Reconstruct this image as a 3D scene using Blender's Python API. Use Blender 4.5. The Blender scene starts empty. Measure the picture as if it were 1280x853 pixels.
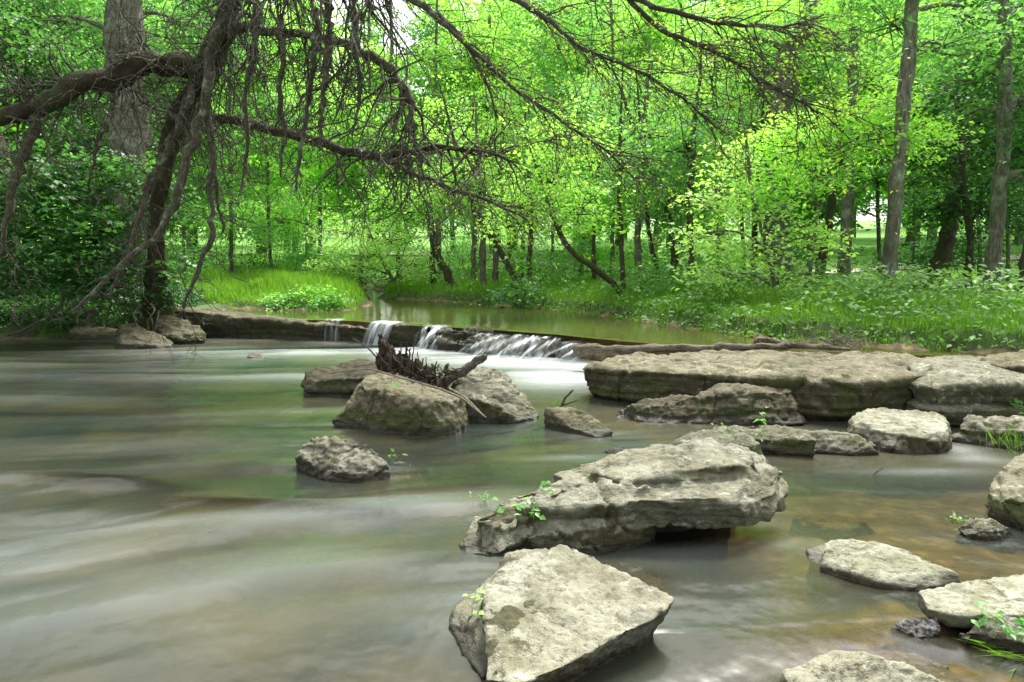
import bpy, bmesh, math, random
import numpy as np
from mathutils import Vector, Matrix
random.seed(7)
RNG = np.random.default_rng(11)
R = math.radians
S = bpy.context.scene
C = S.collection

# ------------------------------------------------------------------ camera
CAMH = 1.5
PITCH = math.atan(96.5 / 853)
cam = bpy.data.cameras.new('camera')
cam.lens = 24; cam.sensor_width = 36; cam.clip_end = 2000; cam.clip_start = 0.05
co = bpy.data.objects.new('camera', cam); C.objects.link(co)
co.location = (0, 0, CAMH); co.rotation_euler = (math.pi / 2 - PITCH, 0, 0)
S.camera = co

# ------------------------------------------------------------------ sky, sun, exposure
SUN_EL, SUN_AZ = 58, 25          # azimuth clockwise from +Y (behind the trees, to the right)
w = bpy.data.worlds.new('World'); S.world = w; w.use_nodes = True
nt = w.node_tree; nt.nodes.clear()
sky = nt.nodes.new('ShaderNodeTexSky'); sky.sky_type = 'NISHITA'; sky.sun_disc = False
sky.sun_elevation = R(SUN_EL); sky.sun_rotation = R(SUN_AZ)
sky.air_density = 1.0; sky.dust_density = 4.0; sky.ozone_density = 1.0
hs = nt.nodes.new('ShaderNodeHueSaturation'); hs.inputs['Saturation'].default_value = 0.22
bg = nt.nodes.new('ShaderNodeBackground'); bg.inputs['Strength'].default_value = 0.15
ow = nt.nodes.new('ShaderNodeOutputWorld')
nt.links.new(sky.outputs[0], hs.inputs['Color']); nt.links.new(hs.outputs[0], bg.inputs['Color'])
nt.links.new(bg.outputs[0], ow.inputs['Surface'])
sl = bpy.data.lights.new('sun', 'SUN'); sl.energy = 2.6; sl.angle = R(25); sl.color = (1.0, 0.96, 0.88)
so = bpy.data.objects.new('sun', sl); C.objects.link(so)
d = Vector((math.sin(R(SUN_AZ)) * math.cos(R(SUN_EL)), math.cos(R(SUN_AZ)) * math.cos(R(SUN_EL)), math.sin(R(SUN_EL))))
so.rotation_euler = d.to_track_quat('Z', 'Y').to_euler()
S.view_settings.view_transform = 'Standard'
S.view_settings.look = 'None'
S.view_settings.exposure = 1.5
S.view_settings.gamma = 1
S.render.engine = 'CYCLES'
S.cycles.use_denoising = True
try:
    S.cycles.denoiser = 'OPENIMAGEDENOISE'
    S.cycles.denoising_input_passes = 'RGB_ALBEDO_NORMAL'
    S.cycles.denoising_prefilter = 'ACCURATE'
except Exception:
    pass
S.cycles.max_bounces = 8; S.cycles.diffuse_bounces = 4; S.cycles.glossy_bounces = 3
S.cycles.transmission_bounces = 6; S.cycles.transparent_max_bounces = 12
S.cycles.sample_clamp_indirect = 6.0
S.cycles.caustics_reflective = False; S.cycles.caustics_refractive = False

# ------------------------------------------------------------------ pixel -> world helpers
F_ = 853.0
ct, st = math.cos(PITCH), math.sin(PITCH)
def ray(px, py):
    x = (px - 640) / F_; y = -(py - 426.5) / F_
    return (x, y * st + ct, y * ct - st)
def at(px, py, z=0.0):                      # point of the photograph on the level z
    r = ray(px, py); t = (z - CAMH) / r[2]
    return Vector((r[0] * t, r[1] * t, z))
def atY(px, py, Y):                         # point of the photograph at distance Y
    r = ray(px, py); t = Y / r[1]
    return Vector((r[0] * t, Y, CAMH + r[2] * t))
def mpp(Y): return Y / F_                   # metres per photo pixel

# ------------------------------------------------------------------ noise
_perm = RNG.permutation(512).astype(np.int64)
_perm = np.concatenate([_perm, _perm])
_val = RNG.random(512) * 2 - 1
def vnoise(p):
    p = np.asarray(p, dtype=np.float64)
    i = np.floor(p).astype(np.int64); f = p - i
    f = f * f * f * (f * (f * 6 - 15) + 10)
    X, Y, Z = (i[:, 0] & 511), (i[:, 1] & 511), (i[:, 2] & 511)
    X1, Y1, Z1 = (X + 1) & 511, (Y + 1) & 511, (Z + 1) & 511
    def h(a, b, c): return _val[_perm[_perm[_perm[a] + b] + c]]
    fx, fy, fz = f[:, 0], f[:, 1], f[:, 2]
    def L(a, b, t): return a + (b - a) * t
    return L(L(L(h(X, Y, Z), h(X1, Y, Z), fx), L(h(X, Y1, Z), h(X1, Y1, Z), fx), fy),
             L(L(h(X, Y, Z1), h(X1, Y, Z1), fx), L(h(X, Y1, Z1), h(X1, Y1, Z1), fx), fy), fz)
def fbm(p, o=4, lac=2.03, g=0.5):
    a, s, t = 1.0, 0.0, 0.0
    p = np.array(p, dtype=np.float64)
    for k in range(o):
        s = s + a * vnoise(p + 17.3 * k); t += a; a *= g; p = p * lac
    return s / t
def n2(x, y, sc, o=3, seed=0.0):
    return fbm(np.stack([x * sc + seed, y * sc + seed * 1.7, np.zeros_like(x) + seed], 1), o)
def sstep(a, b, x):
    t = np.clip((x - a) / (b - a), 0, 1); return t * t * (3 - 2 * t)

# ------------------------------------------------------------------ object helpers
def tag(o, label=None, cat=None, group=None, kind=None):
    if label: o['label'] = label
    if cat: o['category'] = cat
    if group: o['group'] = group
    if kind: o['kind'] = kind
    return o
def link_mesh(name, me, parent=None, mat=None):
    o = bpy.data.objects.new(name, me); C.objects.link(o)
    if parent: o.parent = parent
    if mat and not me.materials: me.materials.append(mat)
    return o
def empty(name, loc=(0, 0, 0)):
    o = bpy.data.objects.new(name, None); C.objects.link(o); o.location = loc
    o.empty_display_size = 0.1
    return o
def np_mesh(name, verts, faces, n=4, smooth=False):
    """faces: (k,n) int array"""
    me = bpy.data.meshes.new(name)
    verts = np.asarray(verts, dtype=np.float32); faces = np.asarray(faces, dtype=np.int32)
    me.vertices.add(len(verts)); me.vertices.foreach_set('co', verts.ravel())
    k = len(faces)
    me.loops.add(k * n); me.loops.foreach_set('vertex_index', faces.ravel())
    me.polygons.add(k)
    me.polygons.foreach_set('loop_start', np.arange(0, k * n, n, dtype=np.int32))
    me.polygons.foreach_set('loop_total', np.full(k, n, dtype=np.int32))
    if smooth: me.polygons.foreach_set('use_smooth', np.ones(k, dtype=bool))
    me.update(calc_edges=True)
    return me
def add_attr(me, name, data):
    a = me.attributes.new(name, 'FLOAT', 'POINT'); a.data.foreach_set('value', np.asarray(data, dtype=np.float32))

class Tubes:
    def __init__(s): s.V = []; s.Fc = []; s.n = 0
    def add(s, pts, rad, sides=5):
        P = np.array([tuple(p) for p in pts], dtype=np.float64); m = len(P)
        if m < 2: return
        T = np.gradient(P, axis=0); T /= (np.linalg.norm(T, axis=1, keepdims=True) + 1e-9)
        a = np.array([0, 0, 1.0]) if abs(T[0, 2]) < 0.9 else np.array([1.0, 0, 0])
        A = np.cross(T, a); A /= (np.linalg.norm(A, axis=1, keepdims=True) + 1e-9)
        B = np.cross(T, A)
        for k in range(1, m):                       # keep frames from flipping
            if np.dot(A[k], A[k - 1]) < 0: A[k] = -A[k]; B[k] = -B[k]
        th = np.arange(sides) * 2 * math.pi / sides
        r = np.asarray(rad, dtype=np.float64).reshape(-1, 1, 1)
        ring = P[:, None, :] + r * (np.cos(th)[None, :, None] * A[:, None, :] + np.sin(th)[None, :, None] * B[:, None, :])
        s.V.append(ring.reshape(-1, 3))
        i = np.arange(m - 1)[:, None] * sides; j = np.arange(sides)[None, :]; j2 = (j + 1) % sides
        f = np.stack([i + j, i + j2, i + sides + j2, i + sides + j], -1).reshape(-1, 4) + s.n
        s.Fc.append(f); s.n += m * sides
        s.V.append(P[-1:] + T[-1:] * float(r[-1, 0, 0])); s.n += 1     # tip
        q = (m - 1) * sides + s.n - 1 - m * sides
        jj = np.arange(sides)
        tipf = np.stack([q + jj, q + (jj + 1) % sides, np.full(sides, s.n - 1), np.full(sides, s.n - 1)], -1)
        s.tips = getattr(s, 'tips', []); s.tips.append(tipf[:, :3])
    def build(s, name, mat, parent=None, smooth=True, disp=0.0, dsc=8.0):
        V = np.concatenate(s.V)
        if disp:
            V = V + disp * np.stack([vnoise(V * dsc), vnoise(V * dsc + 31.7), vnoise(V * dsc + 77.1)], 1)
        Q = np.concatenate(s.Fc); Tr = np.concatenate(s.tips)
        off = np.zeros(3)
        me = bpy.data.meshes.new(name)
        me.vertices.add(len(V)); me.vertices.foreach_set('co', V.astype(np.float32).ravel())
        li = np.concatenate([Q.ravel(), Tr.ravel()]).astype(np.int32)
        me.loops.add(len(li)); me.loops.foreach_set('vertex_index', li)
        tot = np.concatenate([np.full(len(Q), 4), np.full(len(Tr), 3)]).astype(np.int32)
        me.polygons.add(len(tot))
        me.polygons.foreach_set('loop_start', np.concatenate([[0], np.cumsum(tot)[:-1]]).astype(np.int32))
        me.polygons.foreach_set('loop_total', tot)
        me.polygons.foreach_set('use_smooth', np.ones(len(tot), dtype=bool))
        me.update(calc_edges=True)
        return link_mesh(name, me, parent, mat)

# ------------------------------------------------------------------ materials
class NT:
    def __init__(s, name):
        s.m = bpy.data.materials.new(name); s.m.use_nodes = True; s.t = s.m.node_tree; s.t.nodes.clear()
        s.out = s.N('ShaderNodeOutputMaterial')
    def N(s, typ, **kw):
        n = s.t.nodes.new(typ)
        for k, v in kw.items(): setattr(n, k, v)
        return n
    def L(s, a, b): s.t.links.new(a, b)
    def put(s, n, i, v):
        if isinstance(v, bpy.types.NodeSocket): s.L(v, n.inputs[i])
        else: n.inputs[i].default_value = v
    def noise(s, vec, sc, det=4, rough=0.5, dist=0.0):
        n = s.N('ShaderNodeTexNoise'); s.put(n, 'Scale', sc); s.put(n, 'Detail', det); s.put(n, 'Roughness', rough)
        s.put(n, 'Distortion', dist)
        if vec is not None: s.L(vec, n.inputs['Vector'])
        return n.outputs['Fac']
    def ramp(s, fac, stops):
        n = s.N('ShaderNodeValToRGB'); e = n.color_ramp.elements
        while len(e) < len(stops): e.new(0.5)
        for k, (p, c) in enumerate(stops):
            e[k].position = p
            e[k].color = (c, c, c, 1) if not isinstance(c, (tuple, list)) else (*c[:3], 1)
        s.L(fac, n.inputs[0]); return n.outputs[0]
    def mix(s, f, a, b, typ='MIX'):
        n = s.N('ShaderNodeMix', data_type='RGBA', blend_type=typ)
        s.put(n, 0, f)
        for i, v in ((6, a), (7, b)):
            if isinstance(v, bpy.types.NodeSocket): s.L(v, n.inputs[i])
            else: n.inputs[i].default_value = (*v[:3], 1)
        return n.outputs[2]
    def math(s, op, a, b=0.0, clamp=False):
        n = s.N('ShaderNodeMath', operation=op, use_clamp=clamp); s.put(n, 0, a); s.put(n, 1, b); return n.outputs[0]
    def bump(s, h, st_, dist, nrm=None):
        n = s.N('ShaderNodeBump'); s.put(n, 'Strength', st_); s.put(n, 'Distance', dist); s.L(h, n.inputs['Height'])
        if nrm: s.L(nrm, n.inputs['Normal'])
        return n.outputs[0]
    def pos(s, obj=False):
        if obj: return s.N('ShaderNodeTexCoord').outputs['Object']
        return s.N('ShaderNodeNewGeometry').outputs['Position']
    def attr(s, name): return s.N('ShaderNodeAttribute', attribute_name=name).outputs['Fac']
    def principled(s, col, rough=0.8, nrm=None, **kw):
        n = s.N('ShaderNodeBsdfPrincipled'); s.put(n, 'Roughness', rough)
        if isinstance(col, bpy.types.NodeSocket): s.L(col, n.inputs['Base Color'])
        else: n.inputs['Base Color'].default_value = (*col, 1)
        if nrm: s.L(nrm, n.inputs['Normal'])
        for k, v in kw.items(): s.put(n, k, v)
        return n.outputs[0]
    def done(s, sh): s.L(sh, s.out.inputs['Surface']); return s.m

def leaf_mat(name, c1, c2, tr=1.0, tcol=None, gloss=0.045):
    n = NT(name)
    g = n.N('ShaderNodeNewGeometry')
    rnd = g.outputs['Random Per Island']
    big = n.noise(g.outputs['Position'], 0.45, 2)
    f = n.math('MULTIPLY_ADD', rnd, 0.7); f.node.inputs[2].default_value = 0.0
    f = n.math('ADD', f, n.math('MULTIPLY', n.math('SUBTRACT', big, 0.35), 0.9), True)
    col = n.mix(f, c1, c2)
    dif = n.N('ShaderNodeBsdfDiffuse'); n.L(col, dif.inputs['Color'])
    tl = n.N('ShaderNodeBsdfTranslucent')
    tc = n.mix(1.0, col, tcol or (1.0, 1.0, 0.5), 'MULTIPLY')
    tc = n.mix(1.0, tc, (tr, tr, tr), 'MULTIPLY')
    n.L(tc, tl.inputs['Color'])
    a = n.N('ShaderNodeAddShader'); n.L(dif.outputs[0], a.inputs[0]); n.L(tl.outputs[0], a.inputs[1])
    gl = n.N('ShaderNodeBsdfGlossy'); gl.inputs['Roughness'].default_value = 0.45
    fr = n.N('ShaderNodeFresnel'); fr.inputs['IOR'].default_value = 1.35
    mx = n.N('ShaderNodeMixShader'); n.L(n.math('MULTIPLY', fr.outputs[0], gloss), mx.inputs[0])
    n.L(a.outputs[0], mx.inputs[1]); n.L(gl.outputs[0], mx.inputs[2])
    return n.done(mx.outputs[0])

def bark_mat(name, c1, c2, moss=0.3, lichen=0.2, sc=1.0, grain=(1, 1, 0.22)):
    n = NT(name); p = n.pos()
    mp = n.N('ShaderNodeMapping'); mp.inputs['Scale'].default_value = grain; n.L(p, mp.inputs['Vector'])
    v = mp.outputs[0]
    a = n.noise(v, 22 * sc, 6, 0.65, 0.4)
    col = n.mix(n.ramp(a, [(0.38, 0.0), (0.62, 1.0)]), c1, c2)
    ls = n.ramp(n.noise(p, 3.1 * sc, 5, 0.6), [(0.60 - 0.12 * lichen, 0.0), (0.66, 1.0)])
    col = n.mix(n.math('MULTIPLY', ls, min(1.0, lichen * 2)), col, (0.30, 0.34, 0.26))
    ms = n.ramp(n.noise(p, 1.7 * sc, 5, 0.6), [(0.56 - 0.14 * moss, 0.0), (0.68, 1.0)])
    col = n.mix(n.math('MULTIPLY', ms, min(1.0, moss * 2)), col, (0.055, 0.075, 0.018))
    b = n.bump(a, 1.0, 0.06)
    return n.done(n.principled(col, 0.9, b))

def rock_mat(name, pale, mid, dark, sed=0.85, moss=0.4, lichen=0.25, wetz=0.03, mossc=(0.06, 0.07, 0.015), sc=1.0):
    n = NT(name)
    g = n.N('ShaderNodeNewGeometry'); p = g.outputs['Position']
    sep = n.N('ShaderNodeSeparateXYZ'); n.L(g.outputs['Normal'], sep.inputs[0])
    spz = n.N('ShaderNodeSeparateXYZ'); n.L(p, spz.inputs[0])
    big = n.noise(p, 2.2 * sc, 6, 0.62, 0.3)
    fine = n.noise(p, 38 * sc, 6, 0.72)
    med = n.noise(p, 9 * sc, 6, 0.65, 0.5)
    grain = n.noise(p, 210, 3, 0.7)
    col = n.mix(n.ramp(big, [(0.32, 0.0), (0.66, 1.0)]), mid, pale)
    col = n.mix(n.ramp(med, [(0.34, 1.0), (0.50, 0.0)]), col, tuple(c * .62 for c in mid))
    warm = n.ramp(n.noise(p, 1.3 * sc, 4, 0.6), [(0.45, 0.0), (0.65, 0.5)])
    col = n.mix(warm, col, tuple(a * b for a, b in zip(mid, (1.2, 1.08, .8))))
    # steep faces blend toward the dark tone, patchily by noise
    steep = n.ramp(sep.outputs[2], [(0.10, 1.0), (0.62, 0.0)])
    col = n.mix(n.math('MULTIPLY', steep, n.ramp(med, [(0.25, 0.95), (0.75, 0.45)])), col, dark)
    # pitted dark speckle
    col = n.mix(n.ramp(fine, [(0.36, 0.75), (0.47, 0.0)]), col, tuple(c * 0.35 for c in mid))
    col = n.mix(n.ramp(grain, [(0.33, 0.55), (0.5, 0.0)]), col, tuple(c * 0.45 for c in mid))
    col = n.mix(n.ramp(grain, [(0.55, 0.0), (0.75, 0.45)]), col, tuple(min(.75, c * 1.5) for c in pale))
    film = n.ramp(n.noise(p, 1.9 * sc, 5, 0.68, 0.8), [(0.50, 0.0), (0.60, 0.55)])
    col = n.mix(film, col, tuple(a * b for a, b in zip(mid, (.62, .60, .42))))
    # lichen spots
    vo = n.N('ShaderNodeTexNoise'); vo.inputs['Scale'].default_value = 13 * sc; vo.inputs['Detail'].default_value = 5
    vo.inputs['Roughness'].default_value = 0.7
    n.L(p, vo.inputs['Vector'])
    lf = n.ramp(vo.outputs['Fac'], [(0.60 - 0.1 * lichen, 0.0), (0.66, 1.0)])
    col = n.mix(n.math('MULTIPLY', lf, min(1, 1.8 * lichen)), col, (0.50, 0.52, 0.42))
    # moss: patches, more on slopes and low down
    mf = n.noise(p, 3.3 * sc, 6, 0.7, 0.2)
    low = n.ramp(spz.outputs[2], [(0.0, 0.14), (0.22, 0.0)])
    mf = n.math('ADD', mf, n.math('ADD', low, n.math('MULTIPLY', steep, 0.07)))
    mf = n.math('ADD', mf, n.math('MULTIPLY', n.math('ADD', n.attr('mossy'), n.math('MULTIPLY', n.math('SUBTRACT', n.noise(p, 60, 5, .75), .5), n.math('MULTIPLY', n.math('GREATER_THAN', n.attr('mossy'), 0.02), 0.9))), 0.55))
    mm = n.ramp(mf, [(0.66 - 0.13 * moss, 0.0), (0.72 - 0.13 * moss, 1.0)])
    mcol = n.mix(n.ramp(fine, [(0.3, 0.0), (0.7, 1.0)]), tuple(c * 0.5 for c in mossc), tuple(c * 1.5 for c in mossc))
    col = n.mix(n.math('MULTIPLY', mm, 0.9), col, mcol)
    # wet tide line
    wet = n.ramp(n.math('ADD', spz.outputs[2], n.math('MULTIPLY', n.math('SUBTRACT', med, 0.5), 0.06)),
                 [(max(0.0, wetz - 0.012), 1.0), (wetz + 0.02, 0.0)])
    col = n.mix(n.math('MULTIPLY', wet, 0.8), col, (0.030, 0.026, 0.014))
    sunk = n.N('ShaderNodeMapRange'); n.L(spz.outputs[2], sunk.inputs[0]); sunk.inputs[1].default_value = -0.10; sunk.inputs[2].default_value = -0.015
    sunk.inputs[3].default_value = sed; sunk.inputs[4].default_value = 0.0
    col = n.mix(sunk.outputs[0], col, n.mix(med, (0.13, 0.095, 0.04), (0.32, 0.235, 0.11)))
    rough = n.math('SUBTRACT', 0.9, n.math('MULTIPLY', wet, 0.35))
    # bump
    vc = n.N('ShaderNodeTexVoronoi', feature='DISTANCE_TO_EDGE'); vc.inputs['Scale'].default_value = 3.4 * sc
    dv = n.N('ShaderNodeMix', data_type='VECTOR'); dv.inputs[0].default_value = 0.16
    nz = n.N('ShaderNodeTexNoise'); nz.inputs['Scale'].default_value = 5.0; nz.inputs['Detail'].default_value = 5
    n.L(p, nz.inputs['Vector']); n.L(p, dv.inputs[4]); n.L(nz.outputs['Color'], dv.inputs[5])
    n.L(dv.outputs[1], vc.inputs['Vector'])
    crack = n.ramp(vc.outputs['Distance'], [(0.0, 0.0), (0.022, 1.0)])
    mpz = n.N('ShaderNodeMapping'); mpz.inputs['Scale'].default_value = (1.2, 1.2, 16); n.L(p, mpz.inputs['Vector'])
    bed_ = n.noise(mpz.outputs[0], 1.6 * sc, 4, 0.6, 0.3)
    h = n.math('ADD', n.math('MULTIPLY', fine, 0.38), n.math('MULTIPLY', med, 0.8))
    h = n.math('ADD', h, n.math('MULTIPLY', bed_, 0.9))
    h = n.math('ADD', h, n.math('MULTIPLY', crack, 0.07))
    h = n.math('ADD', h, n.math('MULTIPLY', grain, 0.13))
    h = n.math('ADD', h, n.math('MULTIPLY', mm, 0.25))
    b = n.bump(h, 0.85, 0.035)
    return n.done(n.principled(col, rough, b))

M = {}
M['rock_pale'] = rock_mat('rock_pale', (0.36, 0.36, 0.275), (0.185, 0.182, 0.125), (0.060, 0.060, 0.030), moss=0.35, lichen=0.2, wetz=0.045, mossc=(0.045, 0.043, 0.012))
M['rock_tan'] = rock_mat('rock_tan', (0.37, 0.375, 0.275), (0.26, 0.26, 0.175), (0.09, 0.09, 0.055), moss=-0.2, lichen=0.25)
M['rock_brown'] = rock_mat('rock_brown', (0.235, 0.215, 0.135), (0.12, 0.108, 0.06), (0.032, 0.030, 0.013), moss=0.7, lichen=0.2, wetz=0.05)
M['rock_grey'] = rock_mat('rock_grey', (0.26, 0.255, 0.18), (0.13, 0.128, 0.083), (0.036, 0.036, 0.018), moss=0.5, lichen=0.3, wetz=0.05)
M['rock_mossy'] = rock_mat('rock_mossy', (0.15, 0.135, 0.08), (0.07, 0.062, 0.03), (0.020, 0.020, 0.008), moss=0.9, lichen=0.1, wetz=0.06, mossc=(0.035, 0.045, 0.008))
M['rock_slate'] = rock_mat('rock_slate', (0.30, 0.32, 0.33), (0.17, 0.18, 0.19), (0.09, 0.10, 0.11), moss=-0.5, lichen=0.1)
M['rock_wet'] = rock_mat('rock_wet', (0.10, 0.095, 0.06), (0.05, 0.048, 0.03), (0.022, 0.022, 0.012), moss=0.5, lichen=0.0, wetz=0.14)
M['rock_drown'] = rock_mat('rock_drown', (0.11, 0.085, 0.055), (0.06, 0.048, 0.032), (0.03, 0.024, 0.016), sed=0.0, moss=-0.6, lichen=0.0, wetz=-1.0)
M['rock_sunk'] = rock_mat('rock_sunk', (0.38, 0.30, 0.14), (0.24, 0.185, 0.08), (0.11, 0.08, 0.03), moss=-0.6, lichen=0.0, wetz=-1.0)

M['bark_grey'] = bark_mat('bark_grey', (0.075, 0.068, 0.048), (0.23, 0.215, 0.165), 0.35, 0.4)
M['bark_dark'] = bark_mat('bark_dark', (0.035, 0.028, 0.018), (0.10, 0.08, 0.05), 0.5, 0.1)
M['bark_mossy'] = bark_mat('bark_mossy', (0.018, 0.014, 0.008), (0.07, 0.05, 0.026), 0.9, 0.1, 2.0)
M['bark_dead'] = bark_mat('bark_dead', (0.042, 0.037, 0.024), (0.17, 0.155, 0.105), 0.25, 0.5, 2.5)
M['bark_twig'] = bark_mat('bark_twig', (0.035, 0.030, 0.018), (0.125, 0.112, 0.072), 0.2, 0.3, 3.0)
M['driftwood'] = bark_mat('driftwood', (0.020, 0.014, 0.009), (0.13, 0.090, 0.052), 0.1, 0.1, 4.0)
M['log'] = bark_mat('log', (0.07, 0.052, 0.032), (0.29, 0.24, 0.165), 0.05, 0.05, 2.0, (0.09, 1.2, 1.2))
M['twig_pale'] = bark_mat('twig_pale', (0.20, 0.16, 0.10), (0.42, 0.37, 0.27), 0.0, 0.1, 3.0)

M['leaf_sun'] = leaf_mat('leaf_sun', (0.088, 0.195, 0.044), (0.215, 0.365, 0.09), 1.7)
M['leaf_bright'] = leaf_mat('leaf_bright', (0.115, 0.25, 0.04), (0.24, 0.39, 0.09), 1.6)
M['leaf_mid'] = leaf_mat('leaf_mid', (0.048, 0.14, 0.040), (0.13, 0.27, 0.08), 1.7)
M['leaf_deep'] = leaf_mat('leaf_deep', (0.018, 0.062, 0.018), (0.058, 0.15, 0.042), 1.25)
M['leaf_pale'] = leaf_mat('leaf_pale', (0.15, 0.26, 0.08), (0.28, 0.40, 0.15), 1.5)
M['leaf_bud'] = leaf_mat('leaf_bud', (0.08, 0.15, 0.025), (0.17, 0.26, 0.04), 1.1, (1.0, 0.95, 0.3))
M['grass'] = leaf_mat('grass', (0.06, 0.15, 0.018), (0.16, 0.29, 0.04), 1.0)
M['weeds'] = leaf_mat('weeds', (0.045, 0.125, 0.02), (0.13, 0.25, 0.05), 1.0)

# ------------------------------------------------------------------ terrain
RIGHT = [at(*p, .38).xy for p in ((470,373),(606,380),(720,390),(850,409),(933,420),(1030,429),(1114,434),(1280,445))]
def P2(px, py, z): return tuple(at(px, py, z).xy)
WEIR = [(-8.2, 14.6), (-7.2, 14.3), (-5.6, 14.1), (-3.15, 13.6), (-2.05, 12.6), (-0.55, 11.9), (0.76, 10.9),
        (1.3, 10.3), (2.4, 9.3), (4.2, 8.7), (6.3, 8.1)]
river = [(-14, -6), (-14, 10), (-11.5, 13.0), (-10.2, 13.6), (-8.4, 13.75), (-7.6, 14.8), (-6.97, 17.3), (-5.83, 16.6), (-4.01, 16.4), (-3.9, 18.5),
         (-4.6, 22.0), (-5.6, 26), (-9, 31), (-16, 35), (-16, 37.5), (-8, 34), (-4.6, 27)] + \
        [tuple(v) for v in RIGHT] + [(6.7, 7.4), (6.2, 6.0), (4.6, 5.0), (3.7, 4.0), (3.2, 3.0), (2.6, 2.3), (2.7, 1), (3, -6)]
river = np.array(river)
def sdist(x, y, poly):
    n = len(poly); dmin = np.full(x.shape, 1e9); ins = np.zeros(x.shape, dtype=bool)
    for i in range(n):
        ax, ay = poly[i]; bx, by = poly[(i + 1) % n]
        ex, ey = bx - ax, by - ay
        t = np.clip(((x - ax) * ex + (y - ay) * ey) / (ex * ex + ey * ey + 1e-12), 0, 1)
        dmin = np.minimum(dmin, np.hypot(x - ax - t * ex, y - ay - t * ey))
        c = ((ay > y) != (by > y)) & (x < (bx - ax) * (y - ay) / (by - ay + 1e-12) + ax)
        ins ^= c
    return np.where(ins, -dmin, dmin)           # negative in the river
def weir_side(x, y):                            # positive upstream of the weir
    wx = np.array([p[0] for p in WEIR]); wy = np.array([p[1] for p in WEIR])
    return y - np.interp(x, wx, wy)
def bed_depth(x, y):
    """depth of the lower pool bed below z=0"""
    dp = 0.52 + 0.12 * n2(x, y, 0.5, 2, 3.0)
    right = sstep(0.3, 1.9, x - 0.12 * (y - 3)) * sstep(6.4, 4.2, y)
    dp = dp * (1 - right) + right * (0.13 + 0.05 * n2(x, y, 2.0, 3, 9.0))
    near = np.exp(-(((x + 1.0) / 1.4) ** 2 + ((y - 1.7) / 0.7) ** 2))
    dp = dp - 0.25 * near
    mid = np.exp(-(((x + 0.2) / 0.7) ** 2 + ((y - 4.9) / 0.45) ** 2))
    dp = dp - 0.28 * mid
    return dp
def height(x, y):
    sd = sdist(x, y, river)
    sd = sd + 0.18 * n2(x, y, 1.4, 3, 5.0)
    up = sstep(-0.25, 0.25, weir_side(x, y))
    lvl = 0.38 * up
    depth = (1 - up) * bed_depth(x, y) + up * (0.30 + 0.15 * n2(x, y, 0.8, 2, 1.0))
    inside = lvl - depth * sstep(0.0, -0.55, sd)
    rise = 0.26 * sstep(0.0, 0.30, sd) + 0.22 * sstep(0.3, 2.5, sd)
    left_near = sstep(-7, -8.5, x) * sstep(16, 14, y)
    rise = rise + left_near * 0.45 * sstep(0.2, 2.0, sd)
    out = np.maximum(lvl, 0.0) + rise + 0.04 * n2(x, y, 1.1, 3, 2.0)
    out = np.where(up < 1, out + (1 - up) * 0.1 * sstep(0, 1, sd), out)
    # muddy beach behind the ledge
    beach = np.exp(-(((x + 6.7) / 1.3) ** 2 + ((y - 16.0) / 1.6) ** 2))
    out = out - 0.28 * beach * sstep(0, .4, sd)
    h = np.where(sd < 0, inside, out)
    far = np.maximum(0, y - 27 + 0.25 * x)
    h = h + np.where(sd > 0, 0.075 * far * np.exp(-far / 160.0), 0) + np.where(sd > 0, 0.35 * sstep(3, 20, sd) * n2(x, y, 0.08, 2, 8.0), 0)
    rr = np.maximum(0, np.hypot(x, y) - 60)
    return h + 0.05 * np.minimum(rr, 200)
def hz(x, y): return float(height(np.array([float(x)]), np.array([float(y)]))[0])

def axis(lo, hi, c0, c1, fine, n):
    inner = np.arange(c0, c1, fine)
    a = c0 - (c0 - lo) * (np.linspace(0, 1, n + 1)[1:] ** 2.6); b = c1 + (hi - c1) * (np.linspace(0, 1, n + 1)[1:] ** 2.6)
    return np.concatenate([a[::-1], inner, b])
gx = axis(-500, 500, -10, 8, 0.075, 60); gy = axis(-60, 600, 1.2, 20, 0.075, 80)
GX, GY = np.meshgrid(gx, gy); nx, ny = len(gx), len(gy)
H = height(GX.ravel(), GY.ravel())
SDG = sdist(GX.ravel(), GY.ravel(), river)
inr = SDG < 0.1
# cobbles on the bed
def cob(x, y, sc, seed):
    p = fbm(np.stack([x * sc + seed, y * sc, np.zeros_like(x)], 1), 2); return np.maximum(0, p) 
H = H + np.where(inr, 0.10 * cob(GX.ravel(), GY.ravel(), 2.6, 3.3) + 0.05 * cob(GX.ravel(), GY.ravel(), 6.0, 8.3), 0)
V = np.stack([GX.ravel(), GY.ravel(), H], 1)
ii = (np.arange(ny - 1)[:, None] * nx + np.arange(nx - 1)[None, :]).ravel()
me = np_mesh('ground', V, np.stack([ii, ii + 1, ii + nx + 1, ii + nx], 1), 4, True)
add_attr(me, 'bank', SDG)
n = NT('ground'); p = n.pos()
bk = n.attr('bank')
soil = n.mix(n.noise(p, 9, 6, 0.7), (0.022, 0.020, 0.011), (0.075, 0.066, 0.038))
bedc = n.mix(n.ramp(n.noise(p, 5.5, 4, 0.6, 0.6), [(0.35, 0.0), (0.65, 1.0)]), (0.13, 0.10, 0.045), (0.35, 0.275, 0.135))
vo = n.N('ShaderNodeTexVoronoi'); vo.inputs['Scale'].default_value = 7; n.L(p, vo.inputs['Vector'])
bedc = n.mix(n.math('MULTIPLY', n.ramp(vo.outputs['Distance'], [(0.2, 0.0), (0.55, 1.0)]), 0.6), bedc, (0.07, 0.05, 0.02))
turf = n.mix(n.noise(p, 1.6, 5, 0.65), (0.035, 0.12, 0.012), (0.12, 0.28, 0.03))
turf = n.mix(n.ramp(n.noise(p, 0.35, 3), [(0.35, 0.0), (0.62, 0.6)]), turf, (0.055, 0.06, 0.02))
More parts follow.
